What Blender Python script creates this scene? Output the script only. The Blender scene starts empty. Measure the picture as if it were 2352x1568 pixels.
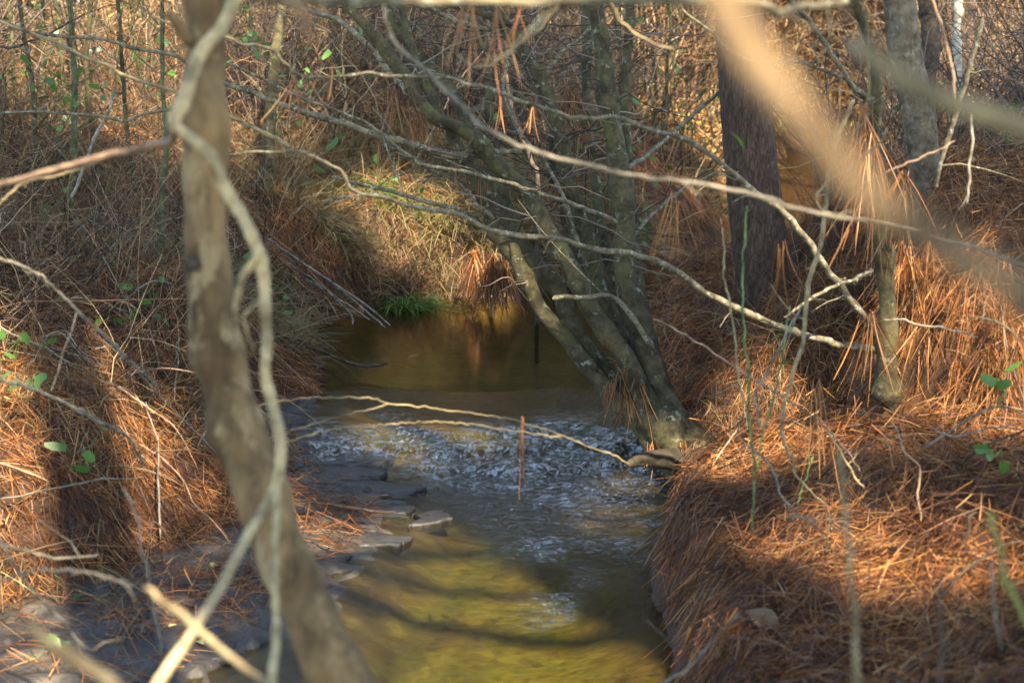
import bpy, math
import numpy as np
from mathutils import Vector
R = math.radians
rng = np.random.default_rng(7)
SC = bpy.context.scene
COL = SC.collection

# ------------------------------------------------------------------ camera, sky, sun, exposure
PITCH, ZC, LENS = 12.0, 1.9, 50.0
cam = bpy.data.cameras.new('camera')
cam.lens = LENS; cam.sensor_width = 36; cam.clip_start = 0.05; cam.clip_end = 500
cam.dof.use_dof = True; cam.dof.focus_distance = 6.9; cam.dof.aperture_fstop = 3.3
cam_o = bpy.data.objects.new('camera', cam); COL.objects.link(cam_o)
cam_o.location = (0, 0, ZC); cam_o.rotation_euler = (R(90 - PITCH), 0, 0)
SC.camera = cam_o

SUN_EL, SUN_AZ = 47.0, 158.0           # azimuth clockwise from +Y: behind the camera, to its right
w = bpy.data.worlds.new('World'); SC.world = w; w.use_nodes = True
nt = w.node_tree
sky = nt.nodes.new('ShaderNodeTexSky'); sky.sky_type = 'NISHITA'; sky.sun_disc = False
sky.sun_elevation = R(SUN_EL); sky.sun_rotation = R(SUN_AZ); sky.ozone_density = 3.0; sky.dust_density = .4
bg = nt.nodes['Background']; bg.inputs['Strength'].default_value = 0.15
nt.links.new(sky.outputs[0], bg.inputs[0])
sl = bpy.data.lights.new('sun', 'SUN'); sl.energy = 3.5; sl.angle = R(0.5); sl.color = (1, .92, .78)
sun = bpy.data.objects.new('sun', sl); COL.objects.link(sun)
SV = np.array([math.sin(R(SUN_AZ)) * math.cos(R(SUN_EL)), math.cos(R(SUN_AZ)) * math.cos(R(SUN_EL)), math.sin(R(SUN_EL))])
sun.rotation_euler = Vector(SV).to_track_quat('Z', 'Y').to_euler()
SC.view_settings.view_transform = 'Standard'; SC.view_settings.look = 'None'
SC.view_settings.exposure = 2.55; SC.view_settings.gamma = 1
SC.view_settings.use_white_balance = True; SC.view_settings.white_balance_temperature = 7600; SC.view_settings.white_balance_tint = 10
SC.render.engine = 'CYCLES'
SC.cycles.use_denoising = True; SC.cycles.denoiser = 'OPENIMAGEDENOISE'; SC.cycles.denoising_input_passes = 'RGB_ALBEDO_NORMAL'; SC.cycles.denoising_prefilter = 'ACCURATE'
SC.cycles.max_bounces = 8; SC.cycles.transparent_max_bounces = 12; SC.cycles.diffuse_bounces = 3

# ------------------------------------------------------------------ photograph pixel + depth -> world
CTH, STH = math.cos(R(PITCH)), math.sin(R(PITCH))
KP = 2352 / 36 * LENS
CPOS = np.array([0, 0, ZC])
def P(px, py, t):
    u, v = (px - 1176) / KP, (784 - py) / KP
    return CPOS + t * np.array([u, CTH + v * STH, -STH + v * CTH])

# ------------------------------------------------------------------ noise
def _h(ix, iy, s):
    n = (ix.astype(np.int64) * 374761393 + iy.astype(np.int64) * 668265263 + s * 1274126177) & 0xffffffff
    n = ((n ^ (n >> 13)) * 1274126177) & 0xffffffff
    return ((n ^ (n >> 16)) & 0xffff) / 65535.0
def vn(x, y, s=0):
    x = np.asarray(x, float); y = np.asarray(y, float)
    ix, iy = np.floor(x), np.floor(y); fx, fy = x - ix, y - iy
    fx = fx * fx * fx * (fx * (fx * 6 - 15) + 10); fy = fy * fy * fy * (fy * (fy * 6 - 15) + 10)
    a, b = _h(ix, iy, s), _h(ix + 1, iy, s); c, d = _h(ix, iy + 1, s), _h(ix + 1, iy + 1, s)
    return (a * (1 - fx) + b * fx) * (1 - fy) + (c * (1 - fx) + d * fx) * fy - .5
def fbm(x, y, s=0, o=4):
    r = 0; a = 1
    for k in range(o):
        r = r + a * vn(x * 2 ** k + k * 7.3, y * 2 ** k - k * 3.1, s + k); a *= .5
    return r
def ss(a, b, x):
    t = np.clip((x - a) / (b - a), 0, 1); return t * t * (3 - 2 * t)

# ------------------------------------------------------------------ the creek outline and the terrain
CREEK = np.array([(-4.5, 1.7), (-2.7, 2.5), (-1.6, 3.25), (-.99, 3.98), (-.69, 4.44), (-.66, 4.83), (-.6, 5.1), (-.52, 5.4), (-.56, 5.75), (-.9, 6.2),
    (-1.1, 6.6), (-.96, 6.95), (-1.0, 7.4), (-1.06, 7.8), (-1.27, 8.5), (-1.15, 8.95), (-.85, 9.5), (-.5, 9.72), (0.1, 9.72), (.8, 10.6), (1.8, 12.6),
    (2.3, 15), (2.9, 19), (5, 24), (6.3, 23), (4.7, 18.5), (3.9, 15), (3.0, 12.3), (1.5, 9.9), (.75, 9.2), (.62, 8.2), (.55, 7.4), (.6, 6.8), (.66, 6.3),
    (.85, 6.15), (1.08, 6.0), (1.05, 5.8), (.8, 5.68), (.62, 5.5), (.5, 5.0), (.49, 4.6), (.5, 4.2), (.48, 3.9), (.44, 3.2), (.1, 2.55), (-.8, 2.0), (-1.8, 1.4), (-3.8, .4)])
def creek_sd(x, y):
    x = np.asarray(x, float); y = np.asarray(y, float)
    best = np.full(x.shape, 1e9); ins = np.zeros(x.shape, bool)
    for a, b in zip(CREEK, np.roll(CREEK, -1, 0)):
        d = b - a; t = np.clip(((x - a[0]) * d[0] + (y - a[1]) * d[1]) / (d @ d), 0, 1)
        best = np.minimum(best, (x - a[0] - t * d[0]) ** 2 + (y - a[1] - t * d[1]) ** 2)
        if a[1] != b[1]:
            c = ((a[1] > y) != (b[1] > y)) & (x < d[0] * (y - a[1]) / d[1] + a[0]); ins ^= c
    best = np.sqrt(best)
    return np.where(ins, -best, best)
MIDX = [(-2, -3.9), (1.2, -3.9), (2.2, -2.2), (3.3, -.5), (4, -.2), (6, .1), (7, -.2), (9, -.1), (9.8, .2), (11, 1.4), (13, 2.6), (16, 3.2), (20, 4.2), (24, 6), (70, 20)]
def midx(y): return np.interp(y, [a for a, b in MIDX], [b for a, b in MIDX])
def yfall(x): return 6.27 + .04 * np.sin(x * 5) + .10 * vn(x * 4, x * 0 + 3, 5) + .05 * vn(x * 13, x * 0 + 7, 6)
def wlevel(x, y): q = y - yfall(x); return .045 * ss(-.22, -.15, q + .05 * np.sin(x * 9)) + .05 * ss(-.06, .0, q) + .035 * ss(.08, .14, q - .03 * np.sin(x * 7))
def shelf_w(y): return np.interp(y, [2.6, 3.4, 4.2, 4.8, 5.4, 6.0, 6.5, 6.9], [.75, .8, .82, .6, .46, .34, .2, 0])
def terrain(x, y, parts=False):
    d = creek_sd(x, y); L = x < midx(y); wl = wlevel(x, y)
    dd = np.maximum(d + .05 * fbm(x * 4, y * 4, 11, 3), 0)
    lump = .17 * fbm(x * 1.6, y * 1.6, 3, 3) + .075 * fbm(x * 5, y * 5, 9, 4)
    # left: bedrock shelf, then a litter bank
    sw = shelf_w(y) * L
    db = np.maximum(dd - sw, 0)
    zl = .05 * ss(0, .4, dd) * (sw > 0) + .46 * ss(0, .75, db) + .10 * np.minimum(db, 6) + .16 * ss(0.9, 2.2, db) + lump * ss(0.05, .6, db)
    far = ss(8.2, 9.4, y)
    zl = zl + far * (.18 * ss(0, .22, db))
    # right: an undercut litter bank with a second step behind it
    k = ss(6.1, 5.4, y)
    zr = (k * .27 + (1 - k) * .2) * ss(0, .15 + .25 * (1 - k), dd) + .2 * ss(.1, 1.1, dd) + .10 * np.minimum(dd, 6) + lump * ss(.05, .5, dd)
    stepd = x - (1.62 + .25 * np.sin(y * 2.1) + .3 * vn(y * 1.7, y * 0, 21))
    zr = zr + .55 * ss(0, .2, stepd) * ss(4.6, 5.3, y) * ss(9, 7, y)
    z = np.where(L, zl, zr)
    hill = .115 * np.maximum(y - 12, 0) + .05 * np.maximum(-x - 4, 0) * ss(6, 12, y)
    nearb = .45 * ss(3.0, 2.2, y) * (1 - L) * ss(0, .3, dd)
    z = z + wl + hill * (ss(0, 6, d)) + nearb * .5
    bed = wl - (.10 + .12 * ss(6.6, 7.6, y)) * ss(0, .35, -d) - .02 + .02 * fbm(x * 5, y * 5, 31, 3)
    z = np.where(d > 0, z, bed)
    z = np.maximum(z, -1)
    if parts: return z, d, L, db, sw
    return z

# ------------------------------------------------------------------ mesh helpers
def mesh(name, V, F, smooth=True):
    V = np.ascontiguousarray(V, np.float32).reshape(-1, 3); F = np.ascontiguousarray(F, np.int32)
    k = F.shape[1]; me = bpy.data.meshes.new(name)
    me.vertices.add(len(V)); me.vertices.foreach_set('co', V.ravel())
    me.loops.add(F.size); me.loops.foreach_set('vertex_index', F.ravel())
    me.polygons.add(len(F)); me.polygons.foreach_set('loop_start', np.arange(0, F.size, k, dtype=np.int32))
    me.polygons.foreach_set('loop_total', np.full(len(F), k, np.int32))
    me.polygons.foreach_set('use_smooth', np.full(len(F), smooth))
    me.update(calc_edges=True)
    return me
def obj(name, me, mat, parent=None, loc=None):
    o = bpy.data.objects.new(name, me); COL.objects.link(o)
    if mat and not me.materials: me.materials.append(mat)
    if parent: o.parent = parent
    if loc is not None: o.location = loc
    return o
def tag(o, label=None, cat=None, group=None, kind=None):
    if label: o['label'] = label
    if cat: o['category'] = cat
    if group: o['group'] = group
    if kind: o['kind'] = kind
    return o
def empty(name, loc, label, cat, group=None):
    o = bpy.data.objects.new(name, None); COL.objects.link(o); o.location = loc; o.empty_display_size = .1
    return tag(o, label, cat, group)
def merge(parts):
    V = []; F = []; n = 0
    for v, f in parts:
        v = v.reshape(-1, 3); V.append(v); F.append(f + n); n += len(v)
    return np.concatenate(V), np.concatenate(F)
def part(name, VF, mat, root, smooth=True):
    V, F = VF
    return obj(name, mesh(name, V.reshape(-1, 3) - np.array(root.location), F, smooth), mat, root)
def single(name, VF, mat, base, label, cat, group=None, kind=None, smooth=True):
    V, F = VF
    return tag(obj(name, mesh(name, V.reshape(-1, 3) - np.array(base), F, smooth), mat, None, tuple(base)), label, cat, group, kind)
def spline(pts, n):
    p = np.asarray(pts, float); m = len(p)
    if m == 2: p = np.array([p[0], (p[0] + p[1]) / 2, p[1]]); m = 3
    q = np.vstack([2 * p[0] - p[1], p, 2 * p[-1] - p[-2]])
    t = np.linspace(0, m - 1 - 1e-6, n); i = np.floor(t).astype(int); f = (t - i)[:, None]
    a, b, c, d = q[i], q[i + 1], q[i + 2], q[i + 3]
    return .5 * (2 * b + (c - a) * f + (2 * a - 5 * b + 4 * c - d) * f ** 2 + (3 * b - a - 3 * c + d) * f ** 3)
def tubes(paths, rad, sides=3):
    """paths (N,P,3), rad (N,P) -> vertices, quads"""
    paths = np.asarray(paths, float); rad = np.asarray(rad, float); N, Q, _ = paths.shape
    t = np.gradient(paths, axis=1); t /= np.linalg.norm(t, axis=2, keepdims=True) + 1e-9
    m = t.mean(1); ref = np.where(np.abs(m[:, 2:3]) > .75 * np.linalg.norm(m, axis=1, keepdims=True), np.array([[1., .1, 0]]), np.array([[0, .05, 1.]]))[:, None]
    a = np.cross(t, np.broadcast_to(ref, t.shape)); a /= np.linalg.norm(a, axis=2, keepdims=True) + 1e-9
    b = np.cross(t, a)
    an = np.arange(sides) * 2 * np.pi / sides
    rr = rad[:, :, None, None] if rad.ndim == 2 else rad[..., None]
    V = paths[:, :, None] + rr * (np.cos(an)[:, None] * a[:, :, None] + np.sin(an)[:, None] * b[:, :, None])
    idx = np.arange(N * Q * sides).reshape(N, Q, sides)
    nx = np.roll(idx, -1, 2)
    F = np.stack([idx[:, :-1], nx[:, :-1], nx[:, 1:], idx[:, 1:]], -1).reshape(-1, 4)
    return V.reshape(-1, 3), F
def limb(pts, rads, n=None, sides=10, knob=.08, wob=.0, seed=0):
    """one wobbling tapered limb, closed at both ends, with bark lumps and nodes"""
    pts = np.asarray(pts, float); L = np.linalg.norm(np.diff(pts, axis=0), axis=1).sum()
    rm = np.mean(rads)
    n = n or int(np.clip(L / max(rm * 1.1, .006), 12, 220))
    c = spline(pts, n); r = np.interp(np.linspace(0, 1, n), np.linspace(0, 1, len(rads)), rads)
    r0 = np.random.default_rng(seed + 1000)
    s = np.linspace(0, L, n)
    if wob:
        for k in range(3): c[:, k] += wob * fbm(s / (rm * 9), np.full(n, k * 5.1 + seed), seed + k, 3)
    nodes = np.ones(n)
    for q in r0.uniform(0, L, max(1, int(L / .12))): nodes += .22 * np.exp(-((s - q) / (rm * 1.0)) ** 2) * r0.uniform(.3, 1)
    th = np.arange(sides) / sides * 2 * np.pi
    lump = knob * (1.6 * vn(np.outer(s / (rm * 3), np.ones(sides)), np.cos(th)[None] * 1.5 + np.sin(th)[None] * .7 + seed, seed) + vn(np.outer(s / (rm * 1.3), np.ones(sides)), np.sin(th)[None] * 2 + seed, seed + 3))
    rad = (r * nodes)[:, None] * (1 + lump)
    rad[0] *= .3; rad[-1] *= .25
    V, F = tubes(c[None], rad[None], sides)
    return V, F
def spurs(pts, rads, seed, per=7.0, ln_=.09):
    r0 = np.random.default_rng(seed); pts = np.asarray(pts); L = np.linalg.norm(np.diff(pts, axis=0), axis=1).sum(); n = max(2, int(L * per)); c = spline(pts, 200); j = r0.integers(15, 192, n)
    t = unit(c[np.minimum(j + 2, 199)] - c[j - 2]); s_ = unit(r0.normal(size=(n, 3)) - t * .2); d = unit(t * r0.uniform(.2, .9, (n, 1)) + s_); u = np.linspace(0, 1, 5); l = ln_ * r0.lognormal(0, .7, n)
    pa = c[j][:, None] + d[:, None] * (l[:, None] * u)[..., None] + np.cumsum(r0.normal(0, .006, (n, 5, 3)), 1) * (u > 0)[None, :, None]
    rr = np.interp(j / 199, np.linspace(0, 1, len(rads)), rads); rr = np.minimum(rr * .55, .0035)
    return tubes(pa, rr[:, None] * (1.1 - .8 * u), 4)
def pix(path, t0, t1=None):
    """list of (px, py[, half-width px]) with depth running t0..t1 -> world points"""
    t1 = t0 if t1 is None else t1; n = len(path)
    return np.array([P(q[0], q[1], t0 + (t1 - t0) * i / max(n - 1, 1)) for i, q in enumerate(path)])
def ribbons(p, d, L, wd, bend, segs=3, seed=1, sidev=None):
    """N curved blades: root p, unit direction d, length L, width wd, bend vector"""
    N = len(p); r0 = np.random.default_rng(seed)
    s = r0.normal(size=(N, 3)) if sidev is None else sidev
    s = np.cross(d, s); s /= np.linalg.norm(s, axis=1, keepdims=True) + 1e-9
    u = np.linspace(0, 1, segs + 1)[None, :, None]
    c = p[:, None] + d[:, None] * (L[:, None, None] * u) + bend[:, None] * (L[:, None, None] * u ** 2)
    tw = np.array([1.0] * segs + [.45])[None, :, None] * (wd[:, None, None] * .5)
    V = np.stack([c - s[:, None] * tw, c + s[:, None] * tw], 2)
    i = np.arange(N * (segs + 1) * 2).reshape(N, segs + 1, 2)
    F = np.stack([i[:, :-1, 0], i[:, :-1, 1], i[:, 1:, 1], i[:, 1:, 0]], -1).reshape(-1, 4)
    return V.reshape(-1, 3), F
def unit(v): return v / (np.linalg.norm(v, axis=-1, keepdims=True) + 1e-9)

# ------------------------------------------------------------------ materials
def mat(name):
    m = bpy.data.materials.new(name); m.use_nodes = True
    return m, m.node_tree.nodes, m.node_tree.links, m.node_tree.nodes['Principled BSDF']
def ramp(nd, stops):
    r = nd.new('ShaderNodeValToRGB'); e = r.color_ramp.elements
    while len(e) < len(stops): e.new(.5)
    for k, (p_, c) in enumerate(stops): e[k].position = p_; e[k].color = (*c, 1)
    return r
def noise(nd, ln, vec, scale, detail=4, rough=.6, dist=0):
    n = nd.new('ShaderNodeTexNoise'); n.inputs['Scale'].default_value = scale; n.inputs['Detail'].default_value = detail
    n.inputs['Roughness'].default_value = rough; n.inputs['Distortion'].default_value = dist
    if vec: ln.new(vec, n.inputs['Vector'])
    return n
def wpos(nd): return nd.new('ShaderNodeNewGeometry').outputs['Position']
def blade_mat(name, stops, rough=.55, trans=.25, patch=None):
    m, nd, ln, bs = mat(name); g = nd.new('ShaderNodeNewGeometry')
    r = ramp(nd, stops); ln.new(g.outputs['Random Per Island'], r.inputs[0]); col = r.outputs[0]
    if patch:
        n = noise(nd, ln, g.outputs['Position'], patch[0], 3)
        rr = ramp(nd, [(.42, (0, 0, 0)), (.62, (1, 1, 1))]); ln.new(n.outputs[0], rr.inputs[0])
        mx = nd.new('ShaderNodeMixRGB'); mx.blend_type = 'MULTIPLY'; ln.new(rr.outputs[0], mx.inputs[0]); ln.new(col, mx.inputs[1]); mx.inputs[2].default_value = (*patch[1], 1); col = mx.outputs[0]
    ln.new(col, bs.inputs['Base Color']); bs.inputs['Roughness'].default_value = rough
    if trans:
        t = nd.new('ShaderNodeBsdfTranslucent'); ln.new(col, t.inputs[0]); mx = nd.new('ShaderNodeMixShader'); mx.inputs[0].default_value = trans
        ln.new(bs.outputs[0], mx.inputs[1]); ln.new(t.outputs[0], mx.inputs[2]); ln.new(mx.outputs[0], nd['Material Output'].inputs[0])
    return m
def bark_mat(name, base, dark, light, lichen=None, scale=30, moss=None, bump=.5, rough=.85, lich_amt=.58, zs=1.0):
    m, nd, ln, bs = mat(name); p = wpos(nd)
    if zs != 1: mz = nd.new('ShaderNodeMapping'); mz.inputs['Scale'].default_value = (1, 1, zs); ln.new(p, mz.inputs[0]); p = mz.outputs[0]
    n = noise(nd, ln, p, scale, 6, .65, .4)
    r = ramp(nd, [(.25, dark), (.5, base), (.78, light)]); ln.new(n.outputs[0], r.inputs[0]); col = r.outputs[0]
    def over(col, c, sc, lo, hi):
        k = noise(nd, ln, p, sc, 5, .7); rr = ramp(nd, [(lo, (0, 0, 0)), (hi, (1, 1, 1))]); ln.new(k.outputs[0], rr.inputs[0])
        mx = nd.new('ShaderNodeMixRGB'); ln.new(rr.outputs[0], mx.inputs[0]); ln.new(col, mx.inputs[1]); mx.inputs[2].default_value = (*c, 1); return mx.outputs[0]
    kb_ = noise(nd, ln, p, scale * .33, 3, .6); rb_ = ramp(nd, [(.35, (.5, .48, .45)), (.5, (.95, .95, .95)), (.68, (1.4, 1.35, 1.25))]); ln.new(kb_.outputs[0], rb_.inputs[0])
    mb_ = nd.new('ShaderNodeMixRGB'); mb_.blend_type = 'MULTIPLY'; mb_.inputs[0].default_value = 1; ln.new(col, mb_.inputs[1]); ln.new(rb_.outputs[0], mb_.inputs[2]); col = mb_.outputs[0]
    if lichen: col = over(col, lichen, scale * .9, lich_amt, lich_amt + .08)
    if moss: col = over(col, moss, scale * .25, .56, .66)
    ln.new(col, bs.inputs['Base Color']); bs.inputs['Roughness'].default_value = rough; bs.inputs['Specular IOR Level'].default_value = .25
    n2 = noise(nd, ln, p, scale * 3, 5, .7); b = nd.new('ShaderNodeBump'); b.inputs['Strength'].default_value = bump; b.inputs['Distance'].default_value = .25 / scale
    ln.new(n2.outputs[0], b.inputs['Height']); ln.new(b.outputs[0], bs.inputs['Normal'])
    return m
M = {}
M['needle'] = blade_mat('pine_straw', [(0, (.03, .012, .006)), (.3, (.17, .058, .018)), (.58, (.36, .130, .034)), (.84, (.47, .195, .054)), (1, (.55, .33, .13))], .5, .2, (2.3, (.42, .38, .36)))
M['needle_far'] = blade_mat('far_litter', [(0, (.30, .14, .03)), (.5, (.64, .36, .085)), (1, (.75, .55, .22))], .6, .2, (.5, (.6, .6, .55)))  # lighter than the near litter: the slope's sunlit glow is put into the colour
M['grass'] = blade_mat('dead_grass', [(0, (.07, .048, .022)), (.5, (.22, .15, .065)), (.85, (.35, .255, .12)), (1, (.20, .22, .06))], .6, .3)
M['green'] = blade_mat('green_grass', [(0, (.07, .13, .02)), (1, (.17, .26, .05))], .5, .35)
M['twigs'] = blade_mat('dead_twigs', [(0, (.022, .016, .012)), (.4, (.075, .05, .035)), (.75, (.16, .11, .075)), (1, (.30, .24, .19))], .8, 0)
M['brush'] = blade_mat('brush', [(0, (.018, .012, .009)), (.3, (.06, .036, .02)), (.6, (.19, .095, .04)), (.85, (.33, .19, .08)), (1, (.42, .34, .21))], .8, 0)
M['leaf'] = blade_mat('green_leaf', [(0, (.035, .10, .025)), (1, (.10, .22, .04))], .4, .35)
M['paleleaf'] = blade_mat('yellow_leaf', [(0, (.42, .42, .12)), (1, (.5, .48, .2))], .5, .3)
M['brownleaf'] = blade_mat('brown_leaf', [(0, (.19, .10, .045)), (1, (.26, .15, .07))], .6, .2)
M['crown'] = blade_mat('pine_foliage', [(0, (.10, .115, .012)), (.6, (.19, .19, .02)), (1, (.28, .25, .04))], .5, .3)
M['alder'] = bark_mat('smooth_bark', (.075, .061, .030), (.025, .019, .011), (.14, .118, .066), (.24, .25, .17), 24, (.085, .085, .025), .8, lich_amt=.59)
M['branch'] = bark_mat('branch_bark', (.15, .125, .08), (.07, .055, .035), (.25, .215, .14), (.34, .35, .26), 60, None, .4, lich_amt=.56)
M['pale'] = bark_mat('pale_stem', (.27, .205, .11), (.13, .09, .045), (.40, .32, .18), None, 45, None, .3, .75)
M['front'] = bark_mat('front_bark', (.21, .132, .062), (.05, .03, .016), (.38, .245, .12), (.36, .255, .13), 22, None, .9, lich_amt=.56, zs=.4)
M['vine'] = bark_mat('vine_bark', (.42, .32, .175), (.22, .16, .08), (.58, .47, .28), None, 45, None, .3, .75)
M['nearbranch'] = bark_mat('near_bark', (.25, .165, .09), (.16, .10, .055), (.34, .235, .135), None, 45)
M['rootbark'] = bark_mat('root_bark', (.045, .035, .022), (.02, .015, .01), (.085, .07, .05), None, 30)
M['dark'] = bark_mat('dark_stem', (.07, .05, .035), (.03, .022, .016), (.13, .10, .075), None, 40)
M['grey'] = bark_mat('grey_twig', (.21, .18, .135), (.10, .085, .06), (.34, .30, .23), None, 50)
M['red'] = bark_mat('reddish_stem', (.30, .19, .12), (.17, .10, .06), (.42, .29, .19), None, 50)
M['greypine'] = bark_mat('grey_bark', (.16, .125, .085), (.06, .045, .03), (.27, .22, .16), (.25, .25, .18), 22, None, .9)
M['mossstem'] = bark_mat('mossy_stem', (.075, .085, .035), (.04, .04, .02), (.14, .14, .07), None, 40)
M['greenstem'] = bark_mat('green_stem', (.11, .17, .05), (.06, .10, .03), (.2, .27, .09), None, 40, None, .1, .5)
M['yellowstem'] = bark_mat('yellowgreen_stem', (.24, .25, .06), (.14, .17, .04), (.33, .31, .12), None, 40, None, .1, .5)
M['birch'] = bark_mat('pale_bark', (.42, .38, .29), (.2, .17, .12), (.55, .5, .4), None, 14)
# pine bark: plates and furrows
m, nd, ln, bs = mat('pine_bark'); p = wpos(nd)
mp = nd.new('ShaderNodeMapping'); mp.inputs['Scale'].default_value = (1, 1, .16); ln.new(p, mp.inputs[0])
vo = nd.new('ShaderNodeTexVoronoi'); vo.feature = 'DISTANCE_TO_EDGE'; vo.inputs['Scale'].default_value = 60; ln.new(mp.outputs[0], vo.inputs['Vector'])
n = noise(nd, ln, mp.outputs[0], 40, 6, .7)
r1 = ramp(nd, [(.2, (.045, .028, .02)), (.5, (.105, .066, .046)), (.8, (.20, .135, .095))]); ln.new(n.outputs[0], r1.inputs[0])
r2 = ramp(nd, [(0, (.25, .22, .2)), (.2, (1, 1, 1))]); ln.new(vo.outputs['Distance'], r2.inputs[0])
mx = nd.new('ShaderNodeMixRGB'); mx.blend_type = 'MULTIPLY'; mx.inputs[0].default_value = .55; ln.new(r1.outputs[0], mx.inputs[1]); ln.new(r2.outputs[0], mx.inputs[2])
ln.new(mx.outputs[0], bs.inputs['Base Color']); bs.inputs['Roughness'].default_value = .9; bs.inputs['Specular IOR Level'].default_value = .2
b = nd.new('ShaderNodeBump'); b.inputs['Strength'].default_value = .7; b.inputs['Distance'].default_value = .012; ln.new(n.outputs[0], b.inputs['Height']); ln.new(b.outputs[0], bs.inputs['Normal'])
M['pine'] = m
# forest floor
m, nd, ln, bs = mat('forest_floor'); p = wpos(nd)
n = noise(nd, ln, p, 9, 8, .7); n2 = noise(nd, ln, p, .6, 3)
r1 = ramp(nd, [(.3, (.016, .009, .005)), (.5, (.075, .034, .014)), (.7, (.20, .09, .036))]); ln.new(n.outputs[0], r1.inputs[0])
r2 = ramp(nd, [(.35, (.75, .75, .75)), (.6, (1.25, 1.15, 1))]); ln.new(n2.outputs[0], r2.inputs[0])
mx = nd.new('ShaderNodeMixRGB'); mx.blend_type = 'MULTIPLY'; mx.inputs[0].default_value = 1; ln.new(r1.outputs[0], mx.inputs[1]); ln.new(r2.outputs[0], mx.inputs[2])
ln.new(mx.outputs[0], bs.inputs['Base Color']); bs.inputs['Roughness'].default_value = .95
b = nd.new('ShaderNodeBump'); b.inputs['Distance'].default_value = .03; ln.new(n.outputs[0], b.inputs['Height']); ln.new(b.outputs[0], bs.inputs['Normal'])
M['floor'] = m
# creek bed: sand + algae, bedrock, bank soil, mixed by what lies where
m, nd, ln, bs = mat('creek_bed'); p = wpos(nd)
def attr(n_):
    a = nd.new('ShaderNodeAttribute'); a.attribute_name = n_; return a.outputs['Fac']
ns = noise(nd, ln, p, 3.2, 6, .65, .6); sand = ramp(nd, [(.3, (.055, .043, .014)), (.46, (.088, .080, .024)), (.6, (.10, .11, .024)), (.75, (.065, .075, .018))]); ln.new(ns.outputs[0], sand.inputs[0])
mp = nd.new('ShaderNodeMapping'); mp.inputs['Scale'].default_value = (1, 2.4, 1); mp.inputs['Rotation'].default_value = (0, 0, R(12)); ln.new(p, mp.inputs[0])
nr = noise(nd, ln, mp.outputs[0], 9, 8, .7, .5); rock = ramp(nd, [(.3, (.018, .016, .013)), (.5, (.052, .045, .036)), (.66, (.092, .078, .058)), (.8, (.13, .08, .04))]); ln.new(nr.outputs[0], rock.inputs[0])
nso = noise(nd, ln, p, 12, 6, .7); soil = ramp(nd, [(.3, (.015, .010, .007)), (.6, (.07, .035, .018)), (.8, (.13, .06, .025))]); ln.new(nso.outputs[0], soil.inputs[0])
m1 = nd.new('ShaderNodeMixRGB'); ln.new(attr('rock'), m1.inputs[0]); ln.new(soil.outputs[0], m1.inputs[1]); ln.new(rock.outputs[0], m1.inputs[2])
mud = ramp(nd, [(.3, (.055, .040, .018)), (.7, (.115, .083, .037))]); ln.new(ns.outputs[0], mud.inputs[0])
m0 = nd.new('ShaderNodeMixRGB'); ln.new(attr('mud'), m0.inputs[0]); ln.new(sand.outputs[0], m0.inputs[1]); ln.new(mud.outputs[0], m0.inputs[2]); sand = m0
vp = nd.new('ShaderNodeTexVoronoi'); vp.inputs['Scale'].default_value = 34; ln.new(p, vp.inputs['Vector']); pe = ramp(nd, [(0, (.55, .5, .42)), (.35, (1, .97, .9)), (.7, (1.35, 1.25, 1.1)), (.95, (.4, .36, .3))]); ln.new(vp.outputs['Color'], pe.inputs[0])
mp_ = nd.new('ShaderNodeMixRGB'); mp_.blend_type = 'MULTIPLY'; mp_.inputs[0].default_value = .75; ln.new(m0.outputs[0], mp_.inputs[1]); ln.new(pe.outputs[0], mp_.inputs[2]); sand = mp_
m2 = nd.new('ShaderNodeMixRGB'); ln.new(attr('sand'), m2.inputs[0]); ln.new(m1.outputs[0], m2.inputs[1]); ln.new(sand.outputs[0], m2.inputs[2])
ln.new(m2.outputs[0], bs.inputs['Base Color'])
rr = nd.new('ShaderNodeMapRange'); ln.new(attr('rock'), rr.inputs[0]); rr.inputs[3].default_value = .9; rr.inputs[4].default_value = .42; ln.new(rr.outputs[0], bs.inputs['Roughness'])
b = nd.new('ShaderNodeBump'); b.inputs['Strength'].default_value = .6; b.inputs['Distance'].default_value = .012; ln.new(nr.outputs[0], b.inputs['Height']); ln.new(b.outputs[0], bs.inputs['Normal'])
M['bed'] = m
m, nd, ln, bs = mat('wet_shale'); p = wpos(nd); nr = noise(nd, ln, p, 14, 8, .7); rock = ramp(nd, [(.3, (.015, .014, .013)), (.6, (.045, .042, .037)), (.8, (.08, .066, .05))]); ln.new(nr.outputs[0], rock.inputs[0]); ln.new(rock.outputs[0], bs.inputs['Base Color']); bs.inputs['Roughness'].default_value = .3
b = nd.new('ShaderNodeBump'); b.inputs['Distance'].default_value = .01; ln.new(nr.outputs[0], b.inputs['Height']); ln.new(b.outputs[0], bs.inputs['Normal'])
M['shale'] = m
# water: clear, slightly tea-coloured, Fresnel reflection plus glints put in by noise over the riffle
m, nd, ln, bs = mat('creek_water'); nd.remove(bs); p = wpos(nd)
mpw = nd.new('ShaderNodeMapping'); mpw.inputs['Scale'].default_value = (1, 1.35, 1); ln.new(p, mpw.inputs[0])
n1 = noise(nd, ln, mpw.outputs[0], 42, 4, .65, .5); n2 = noise(nd, ln, p, 120, 2, .5)
ad = nd.new('ShaderNodeMath'); ad.operation = 'MULTIPLY_ADD'; ln.new(n2.outputs[0], ad.inputs[0]); ad.inputs[1].default_value = .25; ln.new(n1.outputs[0], ad.inputs[2])
b = nd.new('ShaderNodeBump'); b.inputs['Strength'].default_value = 1; b.inputs['Distance'].default_value = .014; rp = nd.new('ShaderNodeAttribute'); rp.attribute_name = 'ripple'; mu = nd.new('ShaderNodeMath'); mu.operation = 'MULTIPLY'
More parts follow.
